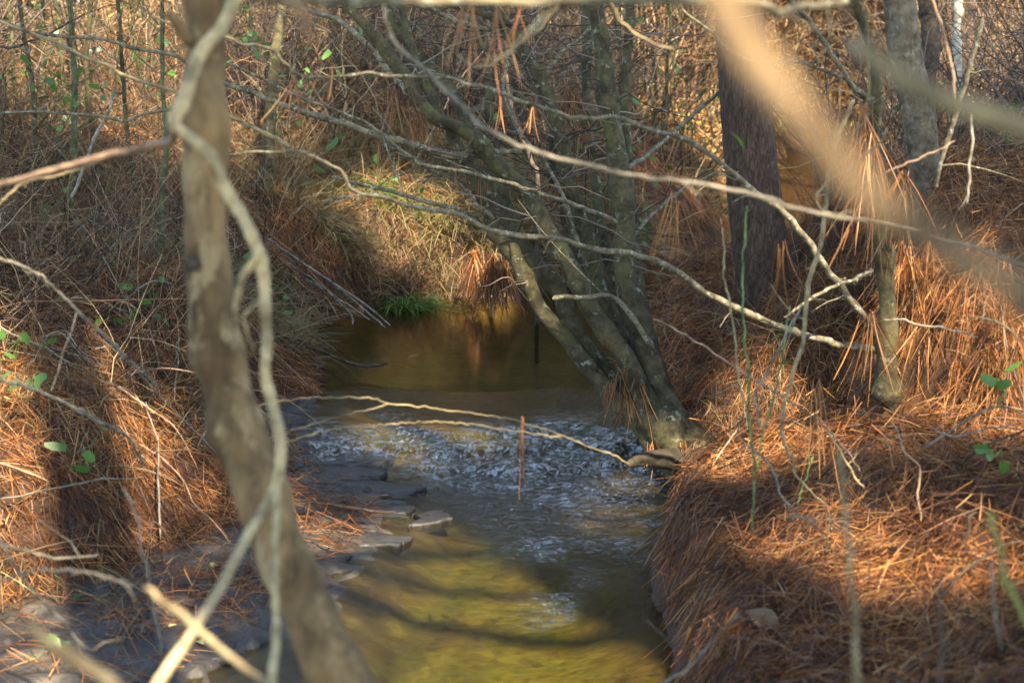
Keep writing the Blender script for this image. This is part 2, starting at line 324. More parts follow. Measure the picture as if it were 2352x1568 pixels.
ln.new(ad.outputs[0], mu.inputs[0]); ln.new(rp.outputs['Fac'], mu.inputs[1]); ln.new(mu.outputs[0], b.inputs['Height'])
fr = nd.new('ShaderNodeFresnel'); fr.inputs['IOR'].default_value = 1.37; ln.new(b.outputs[0], fr.inputs['Normal'])
tr = nd.new('ShaderNodeBsdfTransparent'); tr.inputs[0].default_value = (.90, .82, .50, 1)
gl = nd.new('ShaderNodeBsdfGlossy'); gl.inputs['Roughness'].default_value = .012; ln.new(b.outputs[0], gl.inputs['Normal'])
mx = nd.new('ShaderNodeMixShader'); ae = nd.new('ShaderNodeMapRange'); ln.new(rp.outputs['Fac'], ae.inputs[0]); ae.inputs[1].default_value = .3; ae.inputs[2].default_value = 1.0; ae.inputs[4].default_value = .46
mpa = nd.new('ShaderNodeMapping'); mpa.inputs['Scale'].default_value = (1, 1.6, 1); ln.new(p, mpa.inputs[0]); na = noise(nd, ln, mpa.outputs[0], 34, 4, .7, 1.2); ra = ramp(nd, [(.46, (.02, .02, .02)), (.60, (1, 1, 1))]); ln.new(na.outputs[0], ra.inputs[0])
am = nd.new('ShaderNodeMath'); am.operation = 'MULTIPLY'; ln.new(ae.outputs[0], am.inputs[0]); ln.new(ra.outputs[0], am.inputs[1])
sm = nd.new('ShaderNodeMath'); sm.use_clamp = True; ln.new(fr.outputs[0], sm.inputs[0]); ln.new(am.outputs[0], sm.inputs[1]); ln.new(sm.outputs[0], mx.inputs[0]); ln.new(tr.outputs[0], mx.inputs[1]); ln.new(gl.outputs[0], mx.inputs[2])
mpf = nd.new('ShaderNodeMapping'); mpf.inputs['Scale'].default_value = (1, .45, 1); ln.new(p, mpf.inputs[0]); nf = noise(nd, ln, mpf.outputs[0], 62, 5, .75, .8); rf = ramp(nd, [(.58, (0, 0, 0)), (.72, (1, 1, 1))]); ln.new(nf.outputs[0], rf.inputs[0])
rt_ = ramp(nd, [(.45, (0, 0, 0)), (.95, (.8, .8, .8))]); ln.new(rp.outputs['Fac'], rt_.inputs[0]); mf = nd.new('ShaderNodeMath'); mf.operation = 'MULTIPLY'; ln.new(rf.outputs[0], mf.inputs[0]); ln.new(rt_.outputs[0], mf.inputs[1])
df = nd.new('ShaderNodeBsdfDiffuse'); df.inputs[0].default_value = (.3, .33, .38, 1); m3 = nd.new('ShaderNodeMixShader'); ln.new(mf.outputs[0], m3.inputs[0]); ln.new(mx.outputs[0], m3.inputs[1]); ln.new(df.outputs[0], m3.inputs[2]); ln.new(m3.outputs[0], nd['Material Output'].inputs[0])
M['water'] = m

# ------------------------------------------------------------------ the setting: ground, creek bed, water
def grid_faces(nx, ny):
    i = np.arange(nx * ny).reshape(ny, nx)
    return np.stack([i[:-1, :-1], i[:-1, 1:], i[1:, 1:], i[1:, :-1]], -1).reshape(-1, 4)
xs = np.concatenate([-np.geomspace(60, 5, 40)[:-1], np.linspace(-5, 5, 140), np.geomspace(5, 60, 40)[1:]])
ys = np.concatenate([np.linspace(-14, 0, 20)[:-1], np.linspace(0, 14, 200), np.geomspace(14, 90, 60)[1:]])
X, Y = np.meshgrid(xs, ys); Z = terrain(X, Y)
BX0, BX1, BY0, BY1 = -2.5, 1.3, 2.3, 10.3
Z = Z - .05 * (ss(BX0, BX0 + .15, X) * ss(BX1, BX1 - .15, X) * ss(BY0, BY0 + .15, Y) * ss(BY1, BY1 - .15, Y))
tag(obj('ground', mesh('ground', np.stack([X, Y, Z], -1), grid_faces(len(xs), len(ys))), M['floor']), kind='structure')

xs = np.arange(BX0, BX1, .016); ys = np.arange(BY0, BY1, .018); X, Y = np.meshgrid(xs, ys)
Z, D, L, DB, SW = terrain(X, Y, True)
edge = ss(BX0, BX0 + .15, X) * ss(BX1, BX1 - .15, X) * ss(BY0, BY0 + .15, Y) * ss(BY1, BY1 - .15, Y)
rockm = ss(.12, -.02, DB) * (SW > 0) * L * ss(-.42, -.12, D + .1 * fbm(X * 3, Y * 3, 77, 3))
rockm = np.maximum(rockm, ss(.45, .2, np.abs(Y - 6.1)) * ss(.05, -.05, D) * .9)
# layered shale: steps that run roughly along the current, broken by noise
lay = (Y * .55 + X * .16 + .30 * fbm(X * 1.6, Y * 2.2, 41, 5)) * 9
frac = lay - np.floor(lay); ter = ss(0, .07, frac) - ss(.1, 1, frac)
step = .024 * ter + .01 * vn(np.floor(lay) * 3.1, np.floor(X * 2.2 + 3 * vn(Y * 2, X, 4)), 8) + .004 * fbm(X * 18, Y * 30, 61, 3)
Z = Z + rockm * (step + .006 + .03 * ss(0, -.3, D)) - .05 * (1 - edge)
sandm = ss(.02, -.06, D) * (1 - rockm)
me = mesh('creek_bed', np.stack([X, Y, Z], -1), grid_faces(len(xs), len(ys)))
for nm, a in (('rock', rockm), ('sand', sandm), ('mud', ss(6.5, 7.1, Y) + ss(.1, .55, X) * ss(5.9, 5.2, Y) * .8)):
    at = me.attributes.new(nm, 'FLOAT', 'POINT'); at.data.foreach_set('value', a.astype(np.float32).ravel())
tag(obj('creek_bed', me, M['bed']), kind='structure')

def water_z(X, Y, want=False):
    yf = yfall(X); z = wlevel(X, Y); q = Y - yf
    turb = np.exp(-(q / .13) ** 2) + .75 * ss(-1.55, -.85, q) * (q < 0) * (.55 + .45 * ss(-.15, .15, fbm(X * 2.5, Y * 3.5, 83, 3))) * ss(-.7, -.25, X + .35 * q) + .55 * ss(.6, .1, q) * (q >= 0) * ss(-.02, .2, fbm(X * 4, Y * 7, 85, 3))
    col = .8 * np.exp(-((X - .16 - .04 * (Y - 4)) / .15) ** 2) * ss(6, 5.2, Y) * ss(.40, .62, .5 + vn(X * 3, Y * 3.3, 71))
    A = .0016 + .017 * turb + .014 * col
    wv = .8 * fbm(X * 13 + .5 * fbm(X * 6, Y * 6, 2, 2), Y * 19, 51, 2) + .55 * fbm(X * 30 + 1.2 * vn(X * 9, Y * 9, 6), Y * 42, 57, 2)
    gentle = .0016 * fbm(X * 5, Y * 7 + .5 * np.sin(X * 3), 52, 3) * ss(.3, -.3, np.abs(q) - 1.2)
    if want: return np.clip(.27 + turb + .75 * col, 0, 1.3) * np.where(q > .85, .12, 1)
    stillness = np.where(q > .85, .1, 1.0)
    return z + A * wv * stillness + gentle * np.where(q > .7, .4, 1)
xs = np.arange(-1.75, 1.2, .009); ys = np.arange(2.5, 10.3, .011); X, Y = np.meshgrid(xs, ys)
V = np.stack([X, Y, water_z(X, Y)], -1).reshape(-1, 3); F = grid_faces(len(xs), len(ys))
keep = creek_sd(X, Y).ravel() < .14; F = F[keep[F].all(1)]
us = np.unique(F); rm = np.zeros(len(V), int); rm[us] = np.arange(len(us))
xs2 = np.arange(-.6, 7, .08); ys2 = np.arange(10.27, 25, .08); X2, Y2 = np.meshgrid(xs2, ys2)
V2 = np.stack([X2, Y2, .13 + .006 * fbm(X2 * 3, Y2 * 4, 5, 3)], -1).reshape(-1, 3); F2 = grid_faces(len(xs2), len(ys2)); k2 = creek_sd(X2, Y2).ravel() < .5; F2 = F2[k2[F2].all(1)]
me = mesh('water', *merge([(V[us], rm[F]), (V2, F2)]))
at = me.attributes.new('ripple', 'FLOAT', 'POINT'); at.data.foreach_set('value', np.concatenate([water_z(X, Y, True).ravel()[us], np.full(len(V2), .3)]).astype(np.float32))
tag(obj('water', me, M['water']), kind='structure')

# ------------------------------------------------------------------ ground litter: pine needles, dry grass
def tnormal(x, y, e=.04):
    gx = (terrain(x + e, y) - terrain(x - e, y)) / (2 * e); gy = (terrain(x, y + e) - terrain(x, y - e)) / (2 * e)
    return gx, gy
def litter(N, x0, x1, y0, y1, Lr, wr, lift, seed, dens=None, tilt=.34, wet=.03):
    r = np.random.default_rng(seed)
    x = r.uniform(x0, x1, N); y = y0 + (y1 - y0) * r.uniform(0, 1, N)
    inview = np.abs(x) < (.40 * np.maximum(y, 0) + .9); x, y = x[inview], y[inview]
    z, d, L, db, sw = terrain(x, y, True)
    keep = d > wet
    shelf = L & (db < .02) & (sw > 0)
    keep &= (~shelf) | (r.random(len(x)) < .2 + .55 * (fbm(x * 2.2, y * 2.6, 91, 3) > .1))
    if dens is not None: keep &= r.random(len(x)) < dens(x, y)
    x, y, z, d = x[keep], y[keep], z[keep], d[keep]; n = len(x)
    gx, gy = tnormal(x, y); sl = np.hypot(gx, gy)
    a = r.uniform(0, 2 * np.pi, n) * 1.0 + 0; flow = 2.2 * fbm(x * 1.4, y * 1.4, 15, 2)
    a = np.where(r.random(n) < .3, flow * 2 + r.normal(0, .6, n), a)
    ad = np.arctan2(-gy, -gx); st = np.clip((sl - .35) / .6, 0, .9)
    a = np.where(r.random(n) < st * .42, ad + r.normal(0, .6, n), a)
    ca, sa = np.cos(a), np.sin(a)
    dz = np.clip(gx * ca + gy * sa, -2.2, 1.2) + r.normal(0, tilt, n)
    dr = unit(np.stack([ca, sa, dz], -1))
    Ln = r.uniform(*Lr, n); wd = r.uniform(*wr, n)
    p = np.stack([x, y, z + r.exponential(lift, n)], -1) - dr * Ln[:, None] * .4
    bend = np.stack([r.normal(0, .18, n), r.normal(0, .18, n), -np.abs(r.normal(0, .16, n))], -1)
    return ribbons(p, dr, Ln, wd, bend, 2, seed)
near2 = litter(70000, -4.2, 4.2, 2.4, 9.5, (.03, .11), (.0016, .0038), .05, 25, tilt=.8)
near = litter(330000, -4.2, 4.2, 2.4, 9.5, (.07, .2), (.0014, .0036), .024, 21)
mid = litter(170000, -7, 7.5, 8.5, 20, (.12, .26), (.003, .006), .03, 22)
single('pine_needle_litter', merge([near, near2, mid]), M['needle'], (0, 0, 0), 'rust brown fallen pine needles covering both banks of the creek', 'pine needles', kind='stuff')
farl = litter(90000, -22, 22, 15.5, 42, (.25, .6), (.012, .03), .08, 23, tilt=.5)
single('hillside_litter', farl, M['needle_far'], (0, 0, 0), 'orange leaf litter on the slope behind the thicket', 'leaf litter', kind='stuff')

def blades(x, y, Lr, wr, lean, seed, droop=.7, bias=(0, 0)):
    r = np.random.default_rng(seed); n = len(x); z = terrain(x, y); gx, gy = tnormal(x, y)
    a = r.uniform(0, 2 * np.pi, n); k = np.abs(r.normal(0, lean, n))
    dr = unit(np.stack([np.cos(a) * k - gx * .35 + bias[0], np.sin(a) * k - gy * .35 + bias[1], np.ones(n)], -1))
    Ln = r.uniform(*Lr, n); h = dr[:, :2] * r.uniform(.2, 1.0, (n, 1))
    bend = np.concatenate([h, -np.abs(r.normal(droop, .3, (n, 1)))], 1)
    return ribbons(np.stack([x, y, z - .01], -1), dr, Ln, r.uniform(*wr, n), bend, 4, seed)
def scatter(N, x0, x1, y0, y1, seed, lo=.05, hi=9, thr=None, sc=1.5):
    r = np.random.default_rng(seed); x = r.uniform(x0, x1, N); y = r.uniform(y0, y1, N); d = creek_sd(x, y); k = (d > lo) & (d < hi)
    if thr is not None: k &= fbm(x * sc, y * sc, seed, 3) > thr
    return x[k], y[k]
g = [blades(*scatter(16000, -2.2, 1.2, 9.4, 11.6, 31), (.18, .42), (.003, .006), .45, 31),
     blades(*scatter(9000, -3.2, -1.0, 7.4, 9.8, 32, thr=-.1), (.15, .4), (.003, .006), .5, 32),
     blades(*scatter(9000, -4, -1.3, 4.4, 8, 36, thr=-.02, sc=2.5), (.12, .34), (.002, .004), .8, 36),
     blades(*scatter(16000, -6, 6, 11, 17, 33, thr=-.05), (.2, .5), (.006, .013), .5, 33),
     blades(*scatter(22000, -13, 12, 16, 30, 34, thr=-.1), (.3, .7), (.008, .018), .5, 34),
     blades(*scatter(5000, .6, 3.2, 6.2, 9.5, 35, thr=.1), (.12, .3), (.003, .005), .6, 35)]
single('dry_grass', merge(g), M['grass'], (0, 0, 0), 'tan dead grass drooping over the far bank of the creek', 'grass', kind='stuff')

# ------------------------------------------------------------------ undergrowth
def twig_set(n, base, H, rad, seed, spread=.35, side=3, curve=.25, sides=3):
    """n stems with `side` side twigs each; base (n,3)"""
    r = np.random.default_rng(seed); q = 7; u = np.linspace(0, 1, q)
    a = r.uniform(0, 2 * np.pi, n); k = np.abs(r.normal(0, spread, n)); h = H * r.uniform(.55, 1.2, n)
    d = unit(np.stack([np.cos(a) * k, np.sin(a) * k, np.ones(n)], -1))
    bend = r.normal(0, curve, (n, 3)) * [1, 1, .4]
    wob = np.cumsum(r.normal(0, .022, (n, q, 3)), 1)
    path = base[:, None] + h[:, None, None] * (d[:, None] * u[None, :, None] + bend[:, None] * (u ** 2)[None, :, None] + wob)
    R0 = rad * r.uniform(.6, 1.4, n); rr = R0[:, None] * (1 - .7 * u)[None]
    out = [tubes(path, rr, sides)]
    if side:
        m = n * side; s = np.repeat(np.arange(n), side); j = r.integers(1, q - 1, m)
        b0 = path[s, j]; a = r.uniform(0, 2 * np.pi, m); el = r.uniform(-.2, 1.0, m)
        d2 = unit(np.stack([np.cos(a), np.sin(a), el], -1)); l2 = h[s] * r.uniform(.18, .5, m); u2 = np.linspace(0, 1, 5)
        wob = np.cumsum(r.normal(0, .03, (m, 5, 3)), 1); wob -= wob[:, :1]
        p2 = b0[:, None] + l2[:, None, None] * (d2[:, None] * u2[None, :, None] + wob + np.array([0, 0, .25]) * (u2 ** 2)[None, :, None] * r.normal(0, 1, (m, 1, 1)))
        out.append(tubes(p2, (R0[s] * .5)[:, None] * (1 - .6 * u2)[None], 3))
    return merge(out)
r = np.random.default_rng(55)
def bases(N, x0, x1, y0, y1, seed, lo=.25, thr=-1.0):
    x, y = scatter(N, x0, x1, y0, y1, seed, lo, 40, thr, .7)
    return np.stack([x, y, terrain(x, y) - .02], -1)
def cutcone(b, k=.42, a=1.5): return b[np.abs(b[:, 0]) < k * b[:, 1] + a]
U = []
bb = cutcone(bases(3600, -14, 13, 15, 30, 61)); bb = bb[(bb[:, 0] > -1.2 - .06 * bb[:, 1]) | (np.random.default_rng(9).random(len(bb)) < .14)]; U.append(twig_set(len(bb), bb, 2.0, .011, 61, .4, 4, .4))
bb = cutcone(bases(1500, -3, 12, 17, 30, 66)); U.append(twig_set(len(bb), bb, 5.2, .018, 66, .25, 8, .3))
bb = cutcone(bases(2300, -8, 7, 10.8, 16, 62)); bb = bb[(bb[:, 0] > -2.4) | (np.random.default_rng(8).random(len(bb)) < .5)]; U.append(twig_set(len(bb), bb, 1.3, .0062, 62, .5, 4, .45))
bb = cutcone(bases(2400, -5, -1.5, 5.6, 11, 63)); U.append(twig_set(len(bb), bb, .6, .0032, 63, .8, 4, .6))
bb = cutcone(bases(700, 1.2, 5, 6.2, 11, 64)); U.append(twig_set(len(bb), bb, .6, .0024, 64, .6, 3, .5))
single('undergrowth', merge(U), M['brush'], (0, 0, 0), 'tangled dead undergrowth filling the wood behind the creek', 'undergrowth', kind='stuff')
# specks of evergreen leaves through the undergrowth
n = 9000; x = r.uniform(-9, 8, n); y = r.uniform(10, 26, n); k = (np.abs(x) < .42 * y + 1) & (fbm(x * .9, y * .9, 12, 3) > .08) & (creek_sd(x, y) > .2); x, y = x[k], y[k]; n = len(x)
pp = np.stack([x, y, terrain(x, y) + r.gamma(1.6, .35, n)], -1)
single('undergrowth_leaves', ribbons(pp, unit(r.normal(size=(n, 3))), r.uniform(.04, .1, n), r.uniform(.025, .055, n), r.normal(0, .1, (n, 3)), 2, 5), M['leaf'], (0, 0, 0), 'small green leaves speckled through the undergrowth', 'leaves', kind='stuff')

# bare shrubs that can be told apart as plants: six kinds of growth, copied
shr = []
for k in range(6):
    rr_ = np.random.default_rng(700 + k); nb = 9 + 2 * k
    b0 = np.concatenate([rr_.normal(0, .12, (nb, 2)), np.zeros((nb, 1))], 1)
    shr.append(mesh('bare_shrub', *twig_set(nb, b0, 1.9, .0082, 700 + k, .28 + .06 * (k % 3), 7, .32, 5), True))
    shr[-1].materials.append(M['twigs'])
spots = {'left': (24, -6.5, -1.7, 8.2, 13), 'far': (34, -1.4, 1.2, 11.5, 18), 'right': (24, 2.0, 6.5, 8.5, 15), 'hill': (10, -11, -2, 13, 21)}
LB = {'left': ('bare grey shrub in the thicket on the left bank', 'bare shrubs of the left bank thicket'), 'far': ('bare brown shrub beyond the bend of the creek', 'bare shrubs beyond the creek bend'),
      'right': ('bare shrub among the pines on the right', 'bare shrubs among the right hand pines'), 'hill': ('bare shrub in front of the sunlit orange slope', 'bare shrubs before the sunlit slope')}
for kk, (n, x0, x1, y0, y1) in spots.items():
    c = 0
    while c < n:
        x, y = r.uniform(x0, x1), r.uniform(y0, y1)
        if creek_sd(x, y) < .3 or abs(x) > .40 * y + .6: continue
        o = obj('bare_shrub', shr[r.integers(0, 6)], None, None, (x, y, float(terrain(x, y)) - .03)); s_ = r.uniform(.6, 1.2) * (1.0 if kk != 'far' else .7)
        o.scale = (s_, s_, s_ * r.uniform(.8, 1.25)); o.rotation_euler = (r.normal(0, .14), r.normal(0, .14), r.uniform(0, 6.28))
        tag(o, LB[kk][0], 'shrub', LB[kk][1]); c += 1

# ------------------------------------------------------------------ trees
SUNSPOTS = [  # world point kept in the sun, radius: gaps in the pine crowns
    (P(2010, 1215, 4.1), .12), (P(2130, 1235, 4.05), .1), (P(480, 260, 2.25), .16), (P(480, 460, 2.2), .10), (P(500, 420, 2.15), .10), (P(2180, 800, 5.2), .36), (P(2290, 760, 5.2), .3),
    (P(2080, 700, 5.0), .25), (P(740, 1430, 2.25), .1), (P(430, 1480, 1.9), .14), (P(150, 1160, 4.9), .2), (P(480, 1060, 5.6), .16), (P(180, 1370, 4.6), .14), (P(1940, 770, 6.0), .2),
    (P(1900, 650, 4.8), .16), (P(900, 1500, 4.2), .3), (P(1000, 1250, 5.2), .22), (P(1900, 360, 3), .25), (P(350, 960, 5.8), .16), (P(1750, 150, .45), .12), (P(1950, 420, .45), .12), (P(2180, 570, .45), .12), (P(2100, 200, .8), .15), (P(330, 1000, 5.5), .3), (P(250, 900, 5.3), .3), (P(120, 800, 5.8), .25), (P(300, 1150, 5.2), .2), (P(150, 60, 18), 1.8), (P(250, 120, 16), 1.3), (P(60, 180, 15), 1.4), (P(40, 20, 22), 2.5), (P(330, 40, 20), 1.5), (P(900, 560, 10.4), .2), (P(1120, 640, 9.8), .1), (P(880, 1480, 4.3), .25), (P(1150, 1420, 4.4), .1), (P(1050, 1260, 5.1), .2), (P(1000, 930, 6.7), .2)]
def sunlit_gap(c):
    cut = np.zeros(len(c), bool)
    for T, rad in SUNSPOTS:
        v = c - T; al = v @ SV; dist = np.linalg.norm(v - al[:, None] * SV, axis=1); cut |= (dist < rad + .31) & (al > 0)
    return cut
def crown(cx, cy, z0, z1, rad, ntuft, seed, gap=False, sz=1.0, blades_=9, wide=1.0):
    r = np.random.default_rng(seed); n = ntuft
    nb = 34 if gap else 26; ba = r.uniform(0, 6.28, nb); bz = r.uniform(0, 1, nb); br = rad * (1 - .65 * bz) * r.uniform(.6, 1.1, nb)
    k = r.integers(0, nb, n); f = np.sqrt(r.uniform(.08, 1, n))
    c = np.stack([cx + np.cos(ba[k]) * br[k] * f, cy + np.sin(ba[k]) * br[k] * f, z0 + (z1 - z0) * bz[k] + .25 * br[k] * f], -1) + r.normal(0, .28 * sz, (n, 3))
    if gap: c = c[~sunlit_gap(c)]
    n = len(c); p = np.repeat(c, blades_, 0); m = len(p)
    d = unit(r.normal(size=(m, 3)) + [0, 0, .15])
    limbs = np.stack([np.array([[cx, cy, z0 + (z1 - z0) * b_ - .1], [cx + math.cos(a_) * r_ * .5, cy + math.sin(a_) * r_ * .5, z0 + (z1 - z0) * b_ + .08 * r_], [cx + math.cos(a_) * r_, cy + math.sin(a_) * r_, z0 + (z1 - z0) * b_ + .25 * r_]]) for a_, b_, r_ in zip(ba, bz, br)])
    return ribbons(p, d, r.uniform(.16, .3, m) * sz, r.uniform(.012, .022, m) * sz * wide, np.stack([r.normal(0, .1, m), r.normal(0, .1, m), -np.abs(r.normal(0, .15, m))], -1), 1, seed), tubes(limbs, np.array([[.05, .03, .012]]) * np.ones((nb, 1)) * sz ** .5, 5)
def pine(x, y, r0, h, label, seed, cr=None, gap=False, group=None, path=None, fine=False, sz=1.0, matk='pine', zb=None):
    z = float(terrain(np.array([x]), np.array([y]))[0]) if zb is None else zb
    root = empty('pine_tree', (x, y, z - .1), label, 'tree', group); rs = np.random.default_rng(seed)
    if path is None:
        lx, ly = rs.normal(0, .02, 2) * h
        pts = np.array([[x, y, z - .15], [x + lx * .15, y, z + h * .2], [x + lx * .5, y + ly * .5, z + h * .6], [x + lx, y + ly, z + h]]); rads = [r0 * 1.2, r0, r0 * .7, r0 * .25]
    else: pts, rads = path
    n, sd = (260, 72) if fine else (60, 20)
    L = np.linalg.norm(np.diff(pts, axis=0), axis=1).sum(); c = spline(pts, n); s = np.linspace(0, L, n)
    if fine:  # spend the rings on the stretch in view
        tt = np.linspace(0, 1, n) ** 2.4 * .999; c = spline(pts, 2000)[(tt * 1999).astype(int)]; s = tt * L
    rd = np.interp(s / L, np.linspace(0, 1, len(rads)), rads)
    th = np.linspace(0, 2 * np.pi, sd, endpoint=False); S, T = np.meshgrid(s, th, indexing='ij')
    u_ = T / (2 * np.pi) * sd / 72 * 26; v_ = S * 9
    e = np.abs(fbm(np.cos(T) * 5.5 + 9, np.sin(T) * 5.5 + S * 2.2, seed, 3)); e2 = fbm(np.cos(T) * 12, np.sin(T) * 12 + S * 9, seed + 5, 2)
    ridge = (ss(.0, .16, e) - .6) * .10 + e2 * .05
    flare = 1 + .35 * np.exp(-s / .25)
    tr = tubes(c[None], (rd * flare)[None, :, None] * (1 + ridge[None]), sd)
    part('trunk', tr, M[matk], root)
    if cr:
        fo, li = crown(pts[-1][0], pts[-1][1], cr[0] + z, z + h + .6, cr[1], cr[2], seed + 3, gap, sz, 9, 1.8)
        co = part('crown', fo, M['crown'], root, False); part('limbs', li, M['dark'], co)
    return root
def trunk_path(path, t, base_xyz, top_h=9):
    pts = pix(path, t); rads = [q[2] / KP * t for q in path]
    up = unit(pts[-1] - pts[-2]); top = pts[-1] + up * 3 + np.array([0, 0, 0]); top2 = pts[-1] + (up * .4 + np.array([0, 0, .6])) * top_h
    return np.vstack([base_xyz, pts, top, top2]), [rads[0] * 1.12] + rads + [rads[-1] * .85, rads[-1] * .3]
def gz(x, y): return float(terrain(np.array([x]), np.array([y]))[0])
# the two large pines and the dark one behind, on the right bank
q = [(1768, 830, 64), (1758, 680, 61), (1738, 500, 60), (1718, 300, 57), (1702, 100, 54), (1697, -30, 52)]
b0 = P(1771, 880, 7.3); pine(b0[0], b0[1], .14, 9, 'thick dark pine trunk with furrowed bark behind the many-stemmed tree', 301, (5.2, 2.2, 1100), True, None, trunk_path(q, 7.3, b0), True, zb=b0[2] + .1)
q = [(2133, 480, 36), (2118, 333, 35), (2108, 250, 36), (2080, 133, 37), (2066, 0, 34), (2060, -60, 33)]
b0 = P(2140, 580, 6.9); pine(b0[0], b0[1], .14, 9, 'grey barked pine trunk crossed by a pale blurred branch, upper right', 302, (5.2, 2.0, 900), True, None, trunk_path(q, 6.9, b0), True, zb=b0[2] + .1, matk='greypine')
q = [(2122, 430, 18), (2120, 350, 18), (2128, 200, 20), (2138, 100, 21), (2131, 0, 21), (2128, -50, 21)]
b0 = P(2124, 520, 9.2); pine(b0[0], b0[1], .12, 9, 'slim blackish pine trunk just right of the grey barked pine', 303, (5.5, 1.8, 700), True, None, trunk_path(q, 9.2, b0), False, zb=b0[2] + .1, matk='dark')
# pines across the bend and up the slope, crowns above the frame, mirrored by the water
BGL = 'distant pine trunk rising from the thicket behind the creek'
for k, (x, y, r0, h) in enumerate([(-1.25, 17, .09, 13), (.6, 21, .13, 15), (-3.4, 22, .12, 15), (2.6, 24, .15, 16), (-6.2, 24, .12, 14), (5.3, 17, .12, 14), (-.6, 28, .15, 17), (4.4, 29, .15, 17), (-9, 29, .15, 16), (7.5, 22, .14, 15), (8.5, 30, .16, 17), (-4.6, 33, .16, 18), (1.4, 35, .17, 18), (-12, 36, .18, 18), (12, 34, .18, 18)]):
    pine(x, y, r0, h, BGL, 320 + k, (h * .46, 2.2 + .04 * h, 800) if k in (0, 1, 3, 5, 8, 10) else None, False, 'distant pines behind the creek', sz=1.9)
# pines out of frame whose crowns shade the creek
for k, (x, y, h) in enumerate([(3.2, -8.5, 13), (.2, -6.5, 12), (-2.2, -8, 13), (5.6, -5.5, 13), (1.8, -3.2, 11), (-3.6, -3.5, 12), (4.9, -1.2, 12), (7.2, 1.5, 12), (-.6, -10.5, 15), (6.8, -9.5, 15), (3.0, -5.8, 13), (-1.2, -4.6, 12), (.8, -.9, 11), (3.6, .8, 12), (5.4, 3.6, 13), (4.0, -3.9, 12), (5.7, -2.0, 13), (3.2, -2.4, 12), (-2.7, .1, 14), (-5.2, 1.5, 13)]):
    pine(x, y, .16, h, 'tall pine outside the photograph casting dappled shade on the creek', 360 + k, (5.5, 3.2, 1950), True, 'shade pines around the viewpoint')

# many-stemmed tree leaning over the creek
TB = P(1560, 1045, 6.25)
alder = empty('many_stemmed_tree', tuple(TB), 'many-stemmed grey-green tree leaning left over the small cascade', 'tree')
stems = [
    ([(1530, 1030, 34), (1484, 982, 28), (1417, 922, 24), (1384, 882, 22), (1344, 829, 22), (1311, 785, 21), (1277, 749, 21), (1244, 709, 20), (1224, 669, 20), (1204, 629, 20), (1177, 582, 19), (1147, 542, 19), (1128, 500, 19), (1110, 450, 19), (1085, 400, 18), (1060, 355, 17), (1030, 305, 15), (1000, 250, 14), (975, 200, 13), (955, 150, 12), (940, 90, 11), (925, 30, 10), (915, -30, 9)], 6.3, 6.5),
    ([(1540, 1035, 36), (1500, 985, 30), (1450, 920, 26), (1384, 839, 24), (1334, 772, 22), (1304, 722, 21), (1284, 669, 21), (1217, 589, 20), (1190, 545, 19), (1170, 490, 18), (1150, 440, 18), (1120, 390, 17), (1092, 335, 17), (1075, 285, 16), (1050, 230, 15), (1017, 187, 14), (984, 150, 14), (950, 110, 13), (917, 67, 13), (880, 0, 12), (865, -40, 11)], 6.35, 7.0),
    ([(1550, 1040, 38), (1510, 975, 32), (1467, 889, 27), (1434, 822, 26), (1384, 755, 25), (1344, 689, 24), (1317, 622, 23), (1284, 560, 22), (1257, 520, 21), (1234, 473, 21), (1200, 427, 20), (1150, 383, 20), (1117, 350, 19), (1084, 313, 19), (1034, 287, 18), (1000, 267, 18), (955, 225, 17), (935, 180, 16), (890, 120, 15), (850, 70, 14), (800, 15, 13), (770, -30, 12)], 6.3, 6.2),
    ([(1555, 1040, 38), (1520, 990, 32), (1490, 920, 26), (1450, 830, 24), (1417, 755, 23), (1384, 689, 22), (1364, 622, 21), (1351, 555, 20), (1340, 520, 20), (1317, 460, 19), (1304, 400, 18), (1290, 333, 18), (1274, 267, 17), (1260, 217, 16), (1240, 173, 15), (1217, 143, 14), (1197, 117, 14), (1177, 80, 13), (1150, 47, 12), (1110, 27, 11), (1034, 7, 10), (980, -20, 8)], 6.4, 6.9),
    ([(1550, 1030, 34), (1500, 930, 26), (1455, 840, 23), (1400, 720, 20), (1330, 585, 18), (1304, 520, 17), (1277, 433, 16), (1267, 383, 15), (1272, 320, 14), (1262, 250, 13), (1235, 190, 11), (1190, 120, 10), (1155, 70, 9), (1130, 20, 8), (1115, -30, 7)], 6.5, 7.3),
    ([(1575, 1050, 44), (1550, 989, 38), (1524, 922, 34), (1500, 855, 32), (1477, 789, 31), (1457, 722, 30), (1437, 655, 29), (1430, 589, 28), (1434, 522, 27), (1424, 433, 26), (1412, 333, 26), (1402, 267, 25), (1392, 200, 24), (1384, 133, 23), (1374, 67, 22), (1364, 0, 21), (1358, -50, 20)], 6.3, 6.5),
    ([(1560, 1010, 30), (1512, 860, 24), (1478, 730, 20), (1455, 600, 17), (1447, 480, 15), (1440, 380, 14), (1437, 283, 13), (1437, 200, 13), (1440, 100, 12), (1447, 17, 12), (1450, -40, 11)], 6.6, 6.9),
    ([(1500, 880, 24), (1440, 730, 18), (1400, 600, 15), (1375, 480, 13), (1360, 350, 12), (1350, 200, 12), (1347, 100, 12), (1344, 0, 12), (1342, -40, 11)], 6.7, 7.4)]
stemobj = []
for k, (q, t0, t1) in enumerate(stems):
    pts = pix(q, t0, t1); ts = np.linspace(t0, t1, len(q)); rads = [.87 * a[2] / KP * t for a, t in zip(q, ts)]
    stemobj.append(part('stem', limb(pts, rads, 150, 20, .07, .012, 40 + k), M['alder'], alder))
